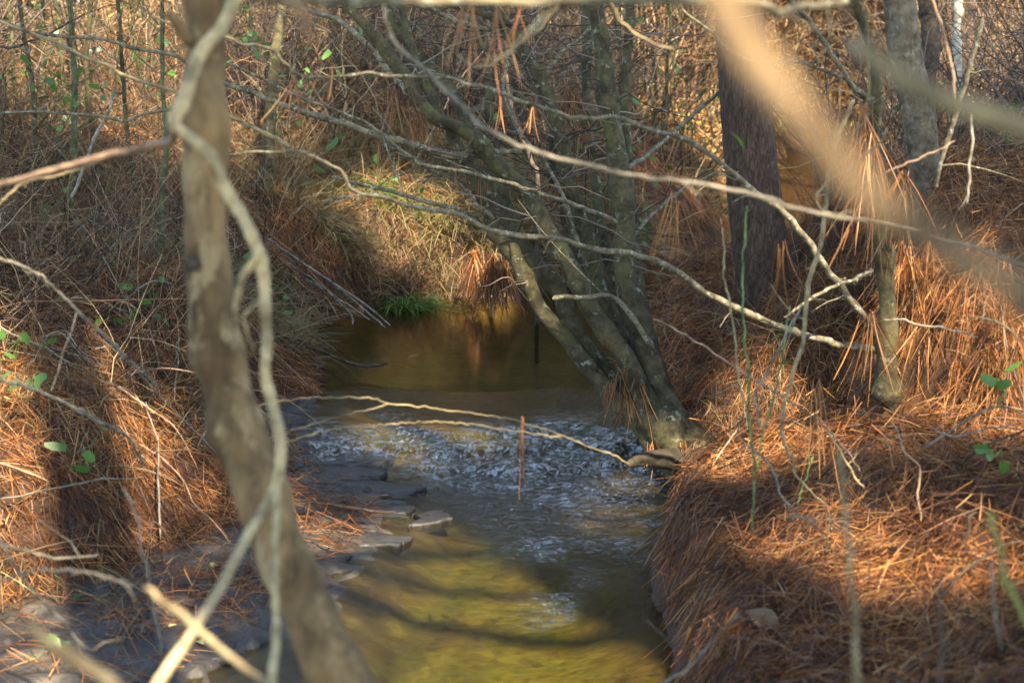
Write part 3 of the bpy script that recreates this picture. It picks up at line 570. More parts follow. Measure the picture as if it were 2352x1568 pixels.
# root flare and the arching root over the dark hollow
part('root_flare', limb(pix([(1470, 950), (1520, 1000), (1575, 1050), (1610, 1110), (1620, 1160)], 6.3, 6.2), [.05, .085, .11, .11, .08], 80, 40, .34, .02, 90), M['alder'], alder)
part('root', limb(pix([(1650, 1110), (1590, 1068), (1530, 1052), (1475, 1056), (1440, 1070)], 6.0, 5.95), [.09, .065, .04, .026, .012], 60, 20, .3, .01, 91), M['rootbark'], alder)
part('root', limb(pix([(1610, 1050), (1600, 1120), (1590, 1190), (1580, 1260)], 6.15, 5.8), [.10, .08, .05, .03], 40, 16, .2, .01, 92), M['alder'], alder)
# lichen-spotted side branches of the many-stemmed tree
sb = [([(1200, 353, 9), (1150, 347, 10), (1100, 353, 11), (1050, 357, 12), (984, 343, 12), (934, 330, 12), (851, 307, 12), (784, 280, 11), (733, 267, 11), (667, 247, 10), (617, 227, 9), (567, 207, 9), (520, 193, 8), (440, 150, 7), (400, 128, 7), (300, 107, 6), (200, 87, 6), (117, 82, 5), (67, 70, 4), (0, 45, 3)], 6.4, 5.6, 0),
      ([(1417, 513, 8), (1334, 473, 7), (1250, 447, 7), (1184, 427, 7), (1084, 400, 6), (984, 380, 6), (927, 353, 6), (851, 290, 6), (784, 257, 5), (650, 207, 5), (583, 173, 5), (520, 147, 4)], 6.3, 5.4, 5),
      ([(1100, 495, 7), (1077, 493, 7), (1034, 477, 7), (967, 460, 7), (884, 437, 7), (811, 420, 6), (760, 405, 5)], 6.4, 6.0, 0),
      ([(1140, 510, 8), (1127, 497, 7), (1091, 463, 7), (1051, 420, 6), (991, 387, 6), (930, 350, 5), (870, 330, 4)], 6.4, 6.3, 0),
      ([(667, 337, 8), (617, 310, 8), (567, 287, 7), (520, 267, 7), (460, 250, 5), (400, 213, 6), (333, 188, 6), (267, 160, 6), (200, 130, 6), (133, 100, 6), (67, 70, 6), (0, 50, 5)], 5.0, 4.6, 0),
      ([(1420, 400, 8), (1480, 360, 8), (1540, 310, 7), (1600, 255, 7), (1650, 215, 6), (1690, 180, 5)], 6.6, 7.6, 5),
      ([(1250, 173, 9), (1290, 120, 7), (1330, 90, 6), (1375, 40, 5), (1400, 0, 4)], 6.9, 7.0, 3),
      ([(1177, 90, 9), (1110, 65, 8), (1040, 45, 8), (985, 20, 7), (930, 5, 6), (900, -20, 5)], 6.9, 6.6, 3),
      ([(1440, 560, 9), (1490, 500, 7), (1560, 440, 6), (1640, 400, 4), (1700, 395, 3)], 6.4, 7.0, 5),
      ([(945, 225, 9), (900, 170, 9), (850, 110, 9), (780, 50, 9), (700, 20, 8), (640, 0, 7)], 6.4, 6.6, 2),
      ([(1330, 560, 8), (1290, 440, 7), (1240, 350, 6), (1195, 310, 6), (1160, 215, 6), (1165, 140, 5)], 6.4, 6.6, 3),
      ([(1500, 800, 10), (1420, 690, 8), (1350, 680, 8), (1270, 685, 9)], 6.1, 6.0, 5)]
for k, (q, t0, t1, s_) in enumerate(sb):
    ts = np.linspace(t0, t1, len(q)); rd_ = [.68 * a[2] / KP * t for a, t in zip(q, ts)]; part('branch', merge([limb(pix(q, t0, t1), rd_, None, 8, .16, .010, 120 + k), spurs(pix(q, t0, t1), rd_, 120 + k)]), M['branch'] if k != 4 else M['pale'], alder)
# fine twigs of the many-stemmed tree
rt = np.random.default_rng(77); tw = []
for k in range(150):
    q, t0, t1 = stems[rt.integers(0, 7)]; j = rt.integers(8, len(q) - 1); t = t0 + (t1 - t0) * j / len(q)
    p0 = P(q[j][0], q[j][1], t); a = rt.uniform(0, 6.28); l = rt.uniform(.25, .9); d = unit(np.array([math.cos(a), .6 * math.sin(a), rt.uniform(-.1, .9)]))
    u = np.linspace(0, 1, 8)[:, None]; path = p0 + d * l * u + np.cumsum(rt.normal(0, .018, (8, 3)), 0) + np.array([0, 0, -.12]) * u ** 2
    tw.append(tubes(path[None], (rt.uniform(.0028, .005) * (1 - .65 * u[:, 0]))[None], 4))
part('twigs', merge(tw), M['twigs'], alder)

# small tree on the right bank whose long branches reach over the creek
b0 = P(2058, 965, 5.3)
rb = empty('bank_tree', tuple(b0), 'small crooked tree draped in pine needles, its long branches arching left over the creek', 'tree')
q = [(2070, 975, 22), (2055, 935, 36), (2043, 890, 30), (2035, 830, 22), (2034, 755, 20), (2033, 672, 20), (2030, 600, 20), (2022, 520, 19), (2012, 420, 17), (2003, 330, 16), (2005, 270, 15), (2006, 193, 11), (1988, 83, 10), (1965, 33, 10), (1951, 8, 10), (1930, -30, 9)]
part('trunk', limb(pix(q, 5.25, 4.9), [a[2] / KP * 5.1 for a in q], 160, 24, .13, .02, 140), M['alder'], rb)
lb = [([(2010, 765, 14), (1992, 740, 11), (1970, 710, 11), (1930, 650, 11), (1890, 600, 11), (1850, 545, 11), (1790, 480, 10), (1720, 430, 10), (1680, 395, 9), (1610, 340, 9), (1540, 310, 8), (1460, 285, 8), (1400, 268, 7), (1340, 272, 7), (1290, 265, 7), (1220, 240, 7), (1155, 218, 7), (1080, 195, 7), (1010, 178, 6), (900, 172, 6), (800, 172, 5), (690, 172, 6), (650, 140, 6), (600, 107, 5), (540, 97, 5), (470, 70, 4), (390, 60, 4), (330, 20, 3), (285, -10, 3)], 5.1, 3.6),
      ([(2040, 805, 14), (1941, 793, 12), (1901, 785, 12), (1845, 769, 12), (1808, 755, 11), (1741, 729, 11), (1685, 702, 11), (1618, 669, 11), (1568, 632, 10), (1517, 602, 10), (1450, 585, 10), (1384, 575, 10), (1300, 552, 9), (1217, 545, 9), (1140, 532, 9), (1050, 497, 8), (950, 477, 7), (890, 453, 7), (821, 445, 6), (784, 400, 6), (733, 363, 6), (683, 347, 6), (633, 350, 5), (520, 357, 4), (440, 352, 4), (380, 330, 3)], 5.2, 4.0),
      ([(825, 446, 5), (790, 452, 4), (735, 460, 3)], 4.2, 4.0),
      ([(1995, 230, 9), (1968, 207, 9), (1935, 160, 9), (1901, 110, 9), (1851, 40, 9), (1808, 0, 9), (1780, -30, 8)], 4.9, 4.4),
      ([(2000, 740, 8), (1928, 652, 6), (1940, 640, 5)], 5.1, 5.0),
      ([(2000, 625, 7), (1995, 625, 6), (1928, 652, 6), (1861, 689, 5), (1800, 730, 4)], 5.0, 4.6),
      ([(1960, 190, 7), (1900, 165, 6), (1835, 145, 6), (1768, 143, 5), (1700, 130, 5), (1640, 85, 5), (1580, 35, 4), (1560, 10, 4)], 4.8, 4.6)]
for k, (q, t0, t1) in enumerate(lb):
    ts = np.linspace(t0, t1, len(q)); rd_ = [.68 * a[2] / KP * t for a, t in zip(q, ts)]; part('branch', merge([limb(pix(q, t0, t1), rd_, None, 10, .16, .010, 150 + k), spurs(pix(q, t0, t1), rd_, 150 + k, 5, .07)]), M['branch'] if k != 4 else M['pale'], rb)

# foreground leaning trunk with a vine wound round it
q = [(470, -120, 50), (473, -40, 51), (472, 60, 51), (470, 200, 50), (471, 350, 50), (471, 480, 51), (476, 600, 54), (486, 700, 55), (500, 800, 56), (527, 900, 58), (555, 1000, 60), (592, 1100, 60), (622, 1200, 60), (658, 1300, 62), (700, 1400, 64), (748, 1490, 66), (802, 1580, 68), (860, 1680, 74), (905, 1800, 80), (925, 1920, 84), (935, 2300, 90), (938, 2650, 100), (940, 2950, 120)]
pts = pix(q, 2.3, 2.2); b0 = pts[-1]
ft = empty('leaning_tree', tuple(b0), 'slender leaning tree out of focus in the left foreground, wound by a pale vine', 'tree')
part('trunk', limb(pts, [.9 * a[2] / KP * 2.25 for a in q], 260, 44, .15, .010, 170), M['front'], ft)
part('snag', limb(pix([(450, 100), (425, 80), (405, 55), (385, 30)], 2.25, 2.2), [.012, .010, .009, .006], 20, 10, .1, .004, 172), M['front'], ft)
kb = pix([(446, 592), (441, 606), (440, 622)], 2.235, 2.235); part('knot', limb(kb, [.008, .012, .009], 12, 12, .2, 0, 171), M['dark'], ft)
vq = [(565, -90, 19), (540, -20, 19), (507, 60, 19), (462, 112, 19), (432, 180, 20), (415, 230, 21), (398, 275, 18), (420, 303, 16), (470, 350, 18), (510, 415, 18), (545, 475, 17), (578, 530, 17), (596, 590, 18), (602, 650, 16), (606, 720, 15), (616, 800, 14), (611, 860, 13), (622, 930, 15), (643, 1005, 16), (640, 1075, 15), (630, 1130, 14), (600, 1185, 13), (568, 1240, 13), (505, 1345, 14), (440, 1450, 15), (385, 1530, 16), (345, 1600, 18), (300, 1690, 19)]
vt = np.interp(np.arange(len(vq)), [0, 6, 10, 20, 27], [2.2, 2.12, 2.14, 2.12, 1.75])
vine = empty('climbing_vine', tuple(P(300, 1690, 1.75)), 'pale tan woody vine twisting round the blurred foreground trunk', 'vine')
part('stem', limb([P(a[0], a[1], t) for a, t in zip(vq, vt)], [a[2] / KP * t * .82 for a, t in zip(vq, vt)], 200, 14, .12, .006, 175), M['vine'], vine)
part('runner', limb(pix([(636, 1120), (632, 1220), (630, 1320), (638, 1440), (628, 1560), (620, 1660)], 2.1, 1.9), [.0065, .006, .0055, .006, .0065, .007], 90, 10, .12, .004, 176), M['vine'], vine)
part('runner', limb(pix([(590, 590), (560, 640), (545, 700), (540, 740)], 2.12, 2.2), [.006, .006, .005, .003], 30, 8, .12, .004, 177), M['vine'], vine)
part('runner', limb(pix([(598, 690), (560, 730), (580, 800), (560, 820)], 2.12, 2.3), [.003, .0025, .0025, .002], 30, 6, .1, .003, 178), M['vine'], vine)
part('runner', limb(pix([(400, 290), (390, 325), (300, 345), (180, 378), (90, 402), (0, 425), (-60, 440)], 2.15, 2.6), [.006, .006, .006, .006, .006, .006, .006], 60, 8, .12, .004, 179), M['red'], vine)

# loose branches, stalks and twigs in front, each one its own thing
def twig(name, path, t0, t1, mk, label, cat, group=None, sides=8, wob=.008, knob=.12):
    ts = np.linspace(t0, t1, len(path)); pts = pix(path, t0, t1)
    twig.k += 1
    f_ = .7 if name in ('cut_stem', 'slender_stem') else 1 if name in ('blurred_branch', 'overhead_branch', 'hanging_stub') else .36 if name == 'low_branch' else .62
    rd_ = [f_ * a[2] / KP * t for a, t in zip(path, ts)]; VF = limb(pts, rd_, None, sides, knob, wob * .7, 200 + twig.k)
    if name in ('arching_twig', 'grey_bough', 'diagonal_twig', 'crossing_branch', 'overhead_branch', 'mossy_limb', 'hanging_twig', 'bank_twig', 'bent_stem'): VF = merge([VF, spurs(pts, rd_, 200 + twig.k, 6, .05)])
    return single(name, VF, M[mk], pts[0], label, cat, group)
twig.k = 0
twig('blurred_branch', [(1600, -120, 56), (1640, -40, 42), (1700, 90, 44), (1800, 225, 42), (1900, 360, 38), (2000, 455, 36), (2120, 530, 40), (2240, 605, 42), (2400, 690, 44), (2550, 760, 60)], .44, .42, 'nearbranch', 'broad blurred tan branch very near the lens, slanting down the upper right', 'branch', sides=14, wob=.002)
twig('blurred_branch', [(1950, 90, 8), (1985, 120, 20), (2080, 185, 22), (2200, 240, 24), (2352, 290, 26), (2480, 330, 26)], .85, .75, 'pale', 'short blurred grey-beige branch crossing the grey barked pine, upper right', 'branch', sides=12, wob=.002)
twig('overhead_branch', [(560, -6, 9), (760, 4, 9), (900, 2, 10), (1100, 4, 10), (1300, 2, 10), (1500, 5, 10), (1650, 6, 10), (1755, 8, 10), (1785, 33, 11), (1835, 20, 10), (1900, 10, 10), (1951, 8, 9)], 1.7, 2.1, 'branch', 'horizontal blurred branch running along the top edge of the view', 'branch')
twig('crossing_branch', [(865, -40, 8), (877, 0, 8), (894, 67, 8), (934, 123, 9), (984, 167, 9), (1024, 207, 9), (1067, 247, 9), (1100, 287, 9), (1150, 313, 8), (1200, 340, 8), (1267, 363, 8), (1350, 380, 8), (1417, 397, 8), (1484, 407, 8), (1568, 420, 8), (1668, 437, 8), (1768, 460, 8), (1834, 477, 8), (1901, 493, 7), (2001, 510, 7), (2135, 542, 7), (2201, 552, 7), (2301, 588, 7), (2400, 625, 7)], 2.7, 2.4, 'grey', 'long blurred grey branch slanting from the upper middle down to the right edge', 'branch')
twig('drooping_stem', [(1300, -15, 5), (1250, 53, 5), (1200, 97, 5), (1144, 140, 5), (1111, 153, 5), (1077, 147, 5), (1051, 127, 4)], 3, 3.1, 'pale', 'hook-shaped tan stem hanging at the top centre', 'stem')
twig('drooping_stem', [(1385, -20, 5), (1397, 0, 5), (1427, 50, 5), (1484, 90, 5), (1551, 117, 4), (1580, 118, 3)], 3, 3.2, 'pale', 'tan stem curving down between the two upright stems and the thick pine', 'stem')
twig('hanging_stub', [(640, -40, 8), (660, 0, 10), (680, 27, 13), (692, 55, 12), (698, 80, 8)], 1.1, 1.1, 'dark', 'dark blurred stub hanging from the top edge, right of the foreground trunk', 'branch')
twig('low_branch', [(560, 940, 5), (620, 925, 5), (700, 915, 5), (784, 912, 5), (851, 915, 5), (897, 925, 5), (984, 935, 5), (1084, 949, 5), (1184, 965, 5), (1267, 992, 5), (1351, 1025, 5), (1411, 1045, 4), (1445, 1068, 3)], 3.6, 4.2, 'pale', 'thin tan branch lying low across the stream in front of the cascade', 'branch')
twig('low_branch', [(897, 925, 4), (840, 942, 4), (784, 955, 4), (700, 980, 4), (620, 1005, 4), (560, 1030, 4)], 3.75, 3.5, 'pale', 'forked tan twig dropping left from the low branch over the stream', 'branch')
twig('low_branch', [(640, 1020, 4), (760, 985, 4), (880, 975, 3), (1010, 968, 3), (1160, 985, 3), (1290, 1005, 3)], 3.5, 3.8, 'pale', 'faint tan twig just above the lip of the cascade', 'branch')
twig('cut_stem', [(70, 1440, 20), (95, 1460, 21), (180, 1515, 21), (260, 1572, 22), (340, 1630, 22)], 1.3, 1.2, 'pale', 'thick pale blurred stem with a cut end in the bottom left corner', 'stem')
twig('slender_stem', [(335, 1350, 8), (420, 1415, 11), (520, 1500, 11), (610, 1570, 11), (700, 1640, 11)], 1.6, 1.5, 'pale', 'blurred tan stem sloping right under the leaning trunk, bottom left', 'stem')
twig('arching_twig', [(-30, 585, 6), (60, 615, 6), (120, 660, 6), (200, 735, 6), (270, 800, 6), (320, 850, 5), (360, 885, 5)], 3.2, 4, 'grey', 'grey-brown twig arching down from the left edge above the litter bank', 'twig')
twig('arching_twig', [(-30, 870, 7), (40, 880, 7), (130, 915, 7), (220, 965, 6), (280, 990, 6), (310, 1030, 5), (330, 1070, 5)], 3.2, 4, 'grey', 'long grey-tan twig slanting across the left litter bank at mid height', 'twig')
twig('arching_twig', [(-20, 1245, 5), (50, 1260, 5), (130, 1280, 5), (230, 1275, 4)], 3, 3.2, 'grey', 'short grey twig at the left edge over the bank foot', 'twig')
twig('arching_twig', [(-10, 1230, 5), (45, 1310, 5), (110, 1390, 5), (165, 1450, 5), (190, 1490, 4)], 2.6, 2.7, 'grey', 'straight grey twig falling from the left edge over the shale', 'twig')
twig('arching_twig', [(285, 1120, 4), (312, 1180, 4), (330, 1280, 4), (345, 1360, 4), (362, 1440, 4), (370, 1500, 3)], 2.8, 2.7, 'grey', 'upright grey twig hanging before the shale shelf', 'twig')
twig('arching_twig', [(-10, 1340, 5), (60, 1315, 5), (140, 1308, 5), (230, 1320, 5), (300, 1345, 5)], 2.7, 2.3, 'grey', 'bowed twig over the bank foot at the bottom left', 'twig')
twig('arching_twig', [(-20, 480, 6), (60, 420, 5), (150, 400, 5), (260, 360, 4), (390, 320, 4)], 3.2, 3, 'pale', 'tan twig rising right from the left edge toward the foreground trunk', 'twig')
twig('grey_bough', [(-20, 262, 5), (0, 260, 5), (100, 258, 5), (167, 263, 5), (233, 267, 5), (283, 277, 5), (333, 263, 5), (383, 253, 5), (440, 235, 4)], 5.5, 5.6, 'branch', 'thin wavy grey branch running level into the foreground trunk from the left edge', 'branch')
twig('grey_bough', [(-20, 105, 5), (30, 108, 5), (70, 95, 4), (110, 80, 4), (200, 30, 3)], 6, 6.2, 'dark', 'dark twig curving up at the top left corner', 'branch')
twig('leaning_stick', [(165, 455, 6), (190, 390, 6), (220, 310, 6), (250, 255, 5), (262, 205, 4)], 6.6, 6.9, 'grey', 'greyish leaning stick among the left bank shrubs', 'stick')
# stalks and stems on the right bank
twig('bent_stem', [(1818, 1050, 7), (1798, 1005, 7), (1800, 945, 7), (1811, 889, 7), (1835, 822, 8), (1848, 755, 8), (1851, 682, 9), (1861, 632, 9), (1885, 562, 9), (1892, 510, 9), (1895, 483, 9), (1901, 417, 8), (1915, 343, 8), (1940, 280, 8), (1961, 230, 8)], 4.1, 4.0, 'pale', 'pale lichen-marked bent stem standing before the bank tree, right of the thick pine', 'stem')
twig('bent_stem', [(2040, 290, 4), (2025, 320, 5), (1968, 377, 5), (1918, 407, 5), (1878, 440, 5), (1878, 465, 5), (1890, 482, 5), (1918, 490, 4), (1995, 512, 4)], 3.8, 3.8, 'pale', 'looping tan stem with a hooked bend beside the bank tree', 'stem')
twig('bent_stem', [(1658, 520, 3), (1665, 572, 4), (1661, 629, 4), (1671, 675, 4), (1685, 755, 4), (1691, 822, 4), (1698, 889, 4), (1715, 929, 3)], 4.2, 4.2, 'pale', 'thin yellowish crooked stem in front of the thick pine', 'stem')
twig('greenbrier_stem', [(1716, 470, 3), (1711, 522, 4), (1705, 622, 4), (1706, 689, 4), (1711, 772, 4), (1718, 855, 4), (1721, 955, 5), (1728, 1045, 5), (1731, 1145, 5), (1728, 1230, 4)], 4.0, 4.0, 'greenstem', 'straight dark green briar stem rising before the thick pine', 'stem')
twig('greenbrier_stem', [(1815, 700, 3), (1795, 830, 4), (1768, 950, 4), (1750, 1000, 4), (1740, 1080, 3)], 4.4, 4.3, 'greenstem', 'slanting green briar stem left of the pale bent stem', 'stem')
twig('greenbrier_stem', [(1868, 1045, 3), (1850, 1100, 3), (1832, 1160, 3)], 4.1, 4.1, 'greenstem', 'short green briar shoot above the sunlit patch', 'stem')
twig('diagonal_twig', [(1500, 730, 4), (1568, 765, 4), (1685, 839, 4), (1768, 892, 4), (1868, 959, 4), (1935, 1022, 3), (1975, 1080, 3)], 4.9, 4.3, 'red', 'straight reddish twig slanting down right of the many-stemmed tree', 'twig')
twig('diagonal_twig', [(1845, 700, 4), (1808, 765, 4), (1768, 842, 4), (1735, 905, 4), (1738, 940, 4), (1745, 985, 4)], 4.3, 4.2, 'grey', 'grey forked twig between the green briar stem and the pale bent stem', 'twig')
twig('diagonal_twig', [(1690, 1000, 3), (1748, 1045, 4), (1781, 1088, 4), (1795, 1138, 4), (1835, 1182, 4), (1868, 1202, 4), (1898, 1232, 3)], 4.0, 3.9, 'grey', 'whitish twig stepping down to the sunlit needles', 'twig')
twig('diagonal_twig', [(1818, 1045, 5), (1828, 1088, 4), (1862, 1128, 4), (1901, 1168, 4), (1903, 1220, 4), (1901, 1265, 3)], 4.05, 4.0, 'pale', 'tan twig bending to a vertical end at the sunlit patch', 'twig')
twig('diagonal_twig', [(1800, 1190, 3), (1848, 1187, 3), (1900, 1195, 3), (1948, 1200, 3)], 4, 4, 'grey', 'short pale twig lying level on the sunlit needles', 'twig')
twig('diagonal_twig', [(1900, 985, 3), (1935, 1045, 4), (1960, 1090, 4), (1985, 1120, 3)], 4.2, 4.2, 'pale', 'short tan twig above the near stalk', 'twig')
twig('dry_stalk', [(1931, 1040, 9), (1934, 1090, 10), (1938, 1145, 10), (1944, 1210, 10), (1951, 1278, 10), (1961, 1412, 11), (1971, 1568, 12), (1980, 1700, 12)], 1.7, 1.6, 'pale', 'upright pale brown stalk out of focus at the lower right', 'stalk')
twig('green_shoot', [(2270, 1180, 8), (2275, 1200, 9), (2288, 1245, 9), (2311, 1328, 11), (2318, 1340, 12), (2330, 1360, 10), (2352, 1405, 9), (2400, 1500, 9)], 1.7, 1.65, 'yellowstem', 'yellow-green blurred shoot near the lower right edge', 'shoot')
twig('dark_stick', [(2160, 1330, 6), (2158, 1380, 7), (2163, 1478, 7), (2160, 1568, 8), (2158, 1640, 8)], 1.9, 1.85, 'dark', 'dark upright stick near the bottom right', 'stick')
twig('dark_stick', [(2276, 1280, 4), (2280, 1350, 5), (2287, 1420, 5), (2300, 1490, 4)], 2.2, 2.2, 'grey', 'thin grey-brown stick under the yellow-green shoot', 'stick')
twig('mossy_limb', [(2260, 40, 7), (2235, 120, 8), (2221, 180, 9), (2201, 253, 9), (2178, 317, 9), (2155, 390, 8), (2150, 430, 7)], 4.6, 4.8, 'branch', 'mossy leaning limb right of the grey barked pine', 'branch')
twig('hanging_twig', [(2130, -30, 5), (2141, 0, 5), (2175, 100, 6), (2190, 180, 6), (2198, 255, 5)], 3.8, 3.9, 'red', 'reddish twig hanging from the top edge at the right', 'twig')
twig('hanging_twig', [(1975, -30, 5), (1985, 17, 5), (1995, 100, 5), (1995, 160, 5), (1993, 230, 5)], 3.6, 3.7, 'pale', 'straight tan twig hanging in front of the bank tree top', 'twig')
twig('hanging_twig', [(1985, 17, 5), (2028, 100, 5), (2071, 187, 5), (2045, 205, 5), (2032, 230, 5), (2021, 290, 4)], 3.6, 3.7, 'pale', 'tan twig bending sharply back under the short blurred branch', 'twig')
twig('hanging_twig', [(2230, 260, 4), (2232, 320, 5), (2226, 400, 5), (2222, 470, 4)], 4, 4, 'grey', 'vertical grey twig beneath the mossy limb', 'twig')
twig('rosy_twig', [(1995, 420, 3), (2050, 390, 4), (2120, 360, 4), (2195, 325, 3)], 4, 4, 'red', 'thin reddish twig rising right from the bank tree', 'twig')
twig('whitish_twig', [(2135, 979, 3), (2168, 999, 4), (2201, 1002, 4), (2235, 992, 3), (2285, 982, 3), (2340, 975, 2)], 4.4, 4.5, 'grey', 'whitish curved twig below the needle-draped ledge', 'twig')
twig('whitish_twig', [(2030, 735, 3), (2070, 733, 4), (2110, 745, 4), (2160, 752, 4), (2210, 765, 3), (2250, 775, 2)], 4.7, 4.6, 'grey', 'whitish twig lying on the sunlit ledge right of the bank tree', 'twig')
twig('whitish_twig', [(2225, 728, 3), (2280, 735, 4), (2320, 760, 4), (2352, 790, 3), (2390, 830, 3)], 3.8, 3.8, 'pale', 'tan twig near the right edge above the ledge', 'twig')
twig('bank_twig', [(1480, 1420, 4), (1560, 1490, 4), (1630, 1440, 4), (1690, 1380, 3)], 3.0, 3.0, 'dark', 'dark twig poking from the undercut at the lower right bank', 'twig')
twig('bank_twig', [(1520, 1568, 5), (1580, 1530, 5), (1635, 1470, 4), (1700, 1400, 3)], 2.6, 2.7, 'grey', 'grey twig leaning out at the bottom of the right bank', 'twig')
# saplings
for k, (q, t, mk, lab) in enumerate([
        ([(598, 570, 13), (602, 500, 13), (612, 400, 13), (617, 367, 13), (623, 233, 13), (633, 120, 12), (647, 20, 12), (655, -60, 11)], 9.4, 'alder', 'slim brown sapling right of the foreground trunk'),
        ([(160, 480, 7), (166, 400, 7), (170, 300, 7), (172, 200, 7), (168, 100, 6), (160, 0, 6), (158, -40, 5)], 8.2, 'mossstem', 'mossy green sapling in the left thicket'),
        ([(365, 640, 7), (370, 520, 7), (376, 400, 7), (380, 300, 6), (372, 180, 5), (372, 60, 5), (378, -40, 4)], 7.4, 'mossstem', 'green sapling close to the left of the foreground trunk'),
        ([(84, 400, 6), (82, 300, 6), (75, 200, 6), (60, 120, 5), (45, 20, 5), (40, -40, 4)], 8.6, 'alder', 'dark grey sapling near the left edge'),
        ([(1120, 500, 9), (1118, 380, 9), (1122, 250, 9), (1115, 130, 9), (1108, 20, 8), (1105, -60, 7)], 11.0, 'alder', 'upright grey sapling behind the left stems of the many-stemmed tree'),
        ([(765, 190, 10), (766, 100, 10), (765, 30, 10), (768, -50, 9)], 14.5, 'alder', 'grey sapling at the top left of the many-stemmed tree'),
        ([(2203, 330, 10), (2200, 200, 10), (2198, 100, 10), (2200, 20, 10), (2202, -50, 9)], 12, 'birch', 'pale whitish sapling at the upper right'),
        ([(182, 180, 9), (184, 100, 9), (185, 20, 9), (186, -50, 8)], 17, 'birch', 'pale sapling before the sunlit slope, top left'),
        ([(1172, 330, 6), (1180, 380, 6), (1172, 250, 6), (1168, 160, 5), (1166, 100, 4)], 8.8, 'dark', 'thin dark sapling behind the arching branches')]):
    if k == 8: q = [(1235, 440, 5), (1225, 380, 5), (1205, 330, 5), (1178, 260, 5), (1165, 180, 4), (1166, 100, 4)]
    pts = pix(q, t, t + .4); g0 = pts[0].copy(); gz0 = gz(g0[0], g0[1])
    if g0[2] > gz0: pts = np.vstack([[g0[0], g0[1], gz0 - .05], pts]); q = [q[0]] + q
    body = limb(pts, [a[2] / KP * t for a in q], 90, 12, .1, .012, 400 + k)
    rr_ = np.random.default_rng(430 + k); ns = 9; ii = rr_.integers(1, len(pts), ns); u = np.linspace(0, 1, 6)[None, :, None]; a = rr_.uniform(0, 6.28, ns); d = unit(np.stack([np.cos(a), np.sin(a), rr_.uniform(.2, 1.2, ns)], -1))
    pa = pts[ii][:, None] + d[:, None] * u * rr_.uniform(.25, .7, ns)[:, None, None] + np.cumsum(rr_.normal(0, .015, (ns, 6, 3)), 1); single('sapling', merge([body, tubes(pa, .0035 * np.ones((ns, 1)) * (1 - .6 * u[:, :, 0]), 4)]), M[mk], pts[0], lab, 'sapling')

# slim dark saplings standing through the thicket
vs = []
for k in range(4):
    rr_ = np.random.default_rng(970 + k); h = 4.6; n = 10; u = np.linspace(0, 1, n); pa = np.stack([np.cumsum(rr_.normal(0, .05, n)), np.cumsum(rr_.normal(0, .05, n)), h * u], -1); pa[:, :2] -= pa[0, :2]
    rd_ = [.020, .017, .015, .012, .009, .005]; me = mesh('sapling', *merge([limb(pa, rd_, 70, 8, .1, .01, 970 + k), spurs(pa, rd_, 970 + k, 7, .4)])); me.materials.append(M[('mossstem', 'alder', 'dark', 'alder')[k]]); vs.append(me)
rs_ = np.random.default_rng(981); c = 0
while c < 34:
    y = rs_.uniform(8.6, 18); x = rs_.uniform(-.42, .40) * y
    if creek_sd(np.array([x]), np.array([y]))[0] < .35 or (y < 11 and x > -1.4): continue
    o = obj('sapling', vs[c % 4], None, None, (x, y, gz(x, y) - .05)); o.rotation_euler = (rs_.normal(0, .07), rs_.normal(0, .07), rs_.uniform(0, 6.28)); s_ = rs_.uniform(.6, 1.15); o.scale = (s_, s_, rs_.uniform(.8, 1.2))
    tag(o, 'slim dark sapling standing in the thicket beyond the banks', 'sapling', 'thicket saplings'); c += 1

# ------------------------------------------------------------------ small things
def tuft(name, p0, n, L, wd, spread, down, seed, mk, label, cat, group=None):
    r = np.random.default_rng(seed); d = unit(np.stack([r.normal(0, spread, n), r.normal(0, spread, n), np.full(n, down)], -1))
    p = p0 + r.normal(0, .012 if n > 9 else .003, (n, 3)); Ln = L * r.uniform(.6, 1.1, n)
    return single(name, ribbons(p, d, Ln, r.uniform(.7, 1.3, n) * wd, np.stack([r.normal(0, .16, n), r.normal(0, .16, n), r.normal(-.2, .12, n)], -1), 4, seed), M[mk], p0, label, cat, group)
for k, (x, y, t, n, L) in enumerate([(675, 172, 4.0, 14, .16), (765, 150, 4.0, 8, .14), (900, 200, 6.2, 70, .22), (960, 240, 6.3, 60, .22), (1010, 250, 6.3, 40, .2), (930, 215, 6.2, 40, .25), (870, 320, 6.2, 30, .16), (1300, 200, 6.8, 60, .25), (1320, 215, 6.8, 50, .22), (1290, 235, 6.8, 40, .2),
        (1150, 222, 5.0, 10, .14), (1222, 246, 5.0, 8, .12), (1085, 0, 3, 12, .16), (1140, 20, 3.2, 12, .2), (1060, 20, 3.2, 9, .13), (1195, 20, 3.4, 7, .14), (1545, 440, 4.6, 16, .26), (1560, 460, 4.6, 12, .22), (1050, 350, 6.3, 25, .2), (1110, 370, 6.3, 25, .22), (1340, 300, 6.7, 40, .3), (1280, 420, 6.6, 30, .24), (1430, 850, 6.0, 25, .25), (1470, 880, 6.0, 30, .25), (1600, 1035, 5.95, 60, .2), (1570, 1020, 5.95, 40, .16), (1630, 1050, 5.85, 60, .22), (1500, 1020, 6.0, 30, .12), (1400, 880, 6.1, 60, .14), (1440, 900, 6.0, 40, .16)]):
    tuft('needle_tuft', P(x, y, t), max(6, int(n * .5)), L * .85, .0026, .3, -1, 500 + k, 'needle', 'tuft of rusty pine needles caught in the stems of the many-stemmed tree' if t > 5.5 else 'rusty pine needles dangling from a thin branch over the creek', 'pine needles', 'needle tufts in the many-stemmed tree' if t > 5.5 else 'needles dangling over the creek')
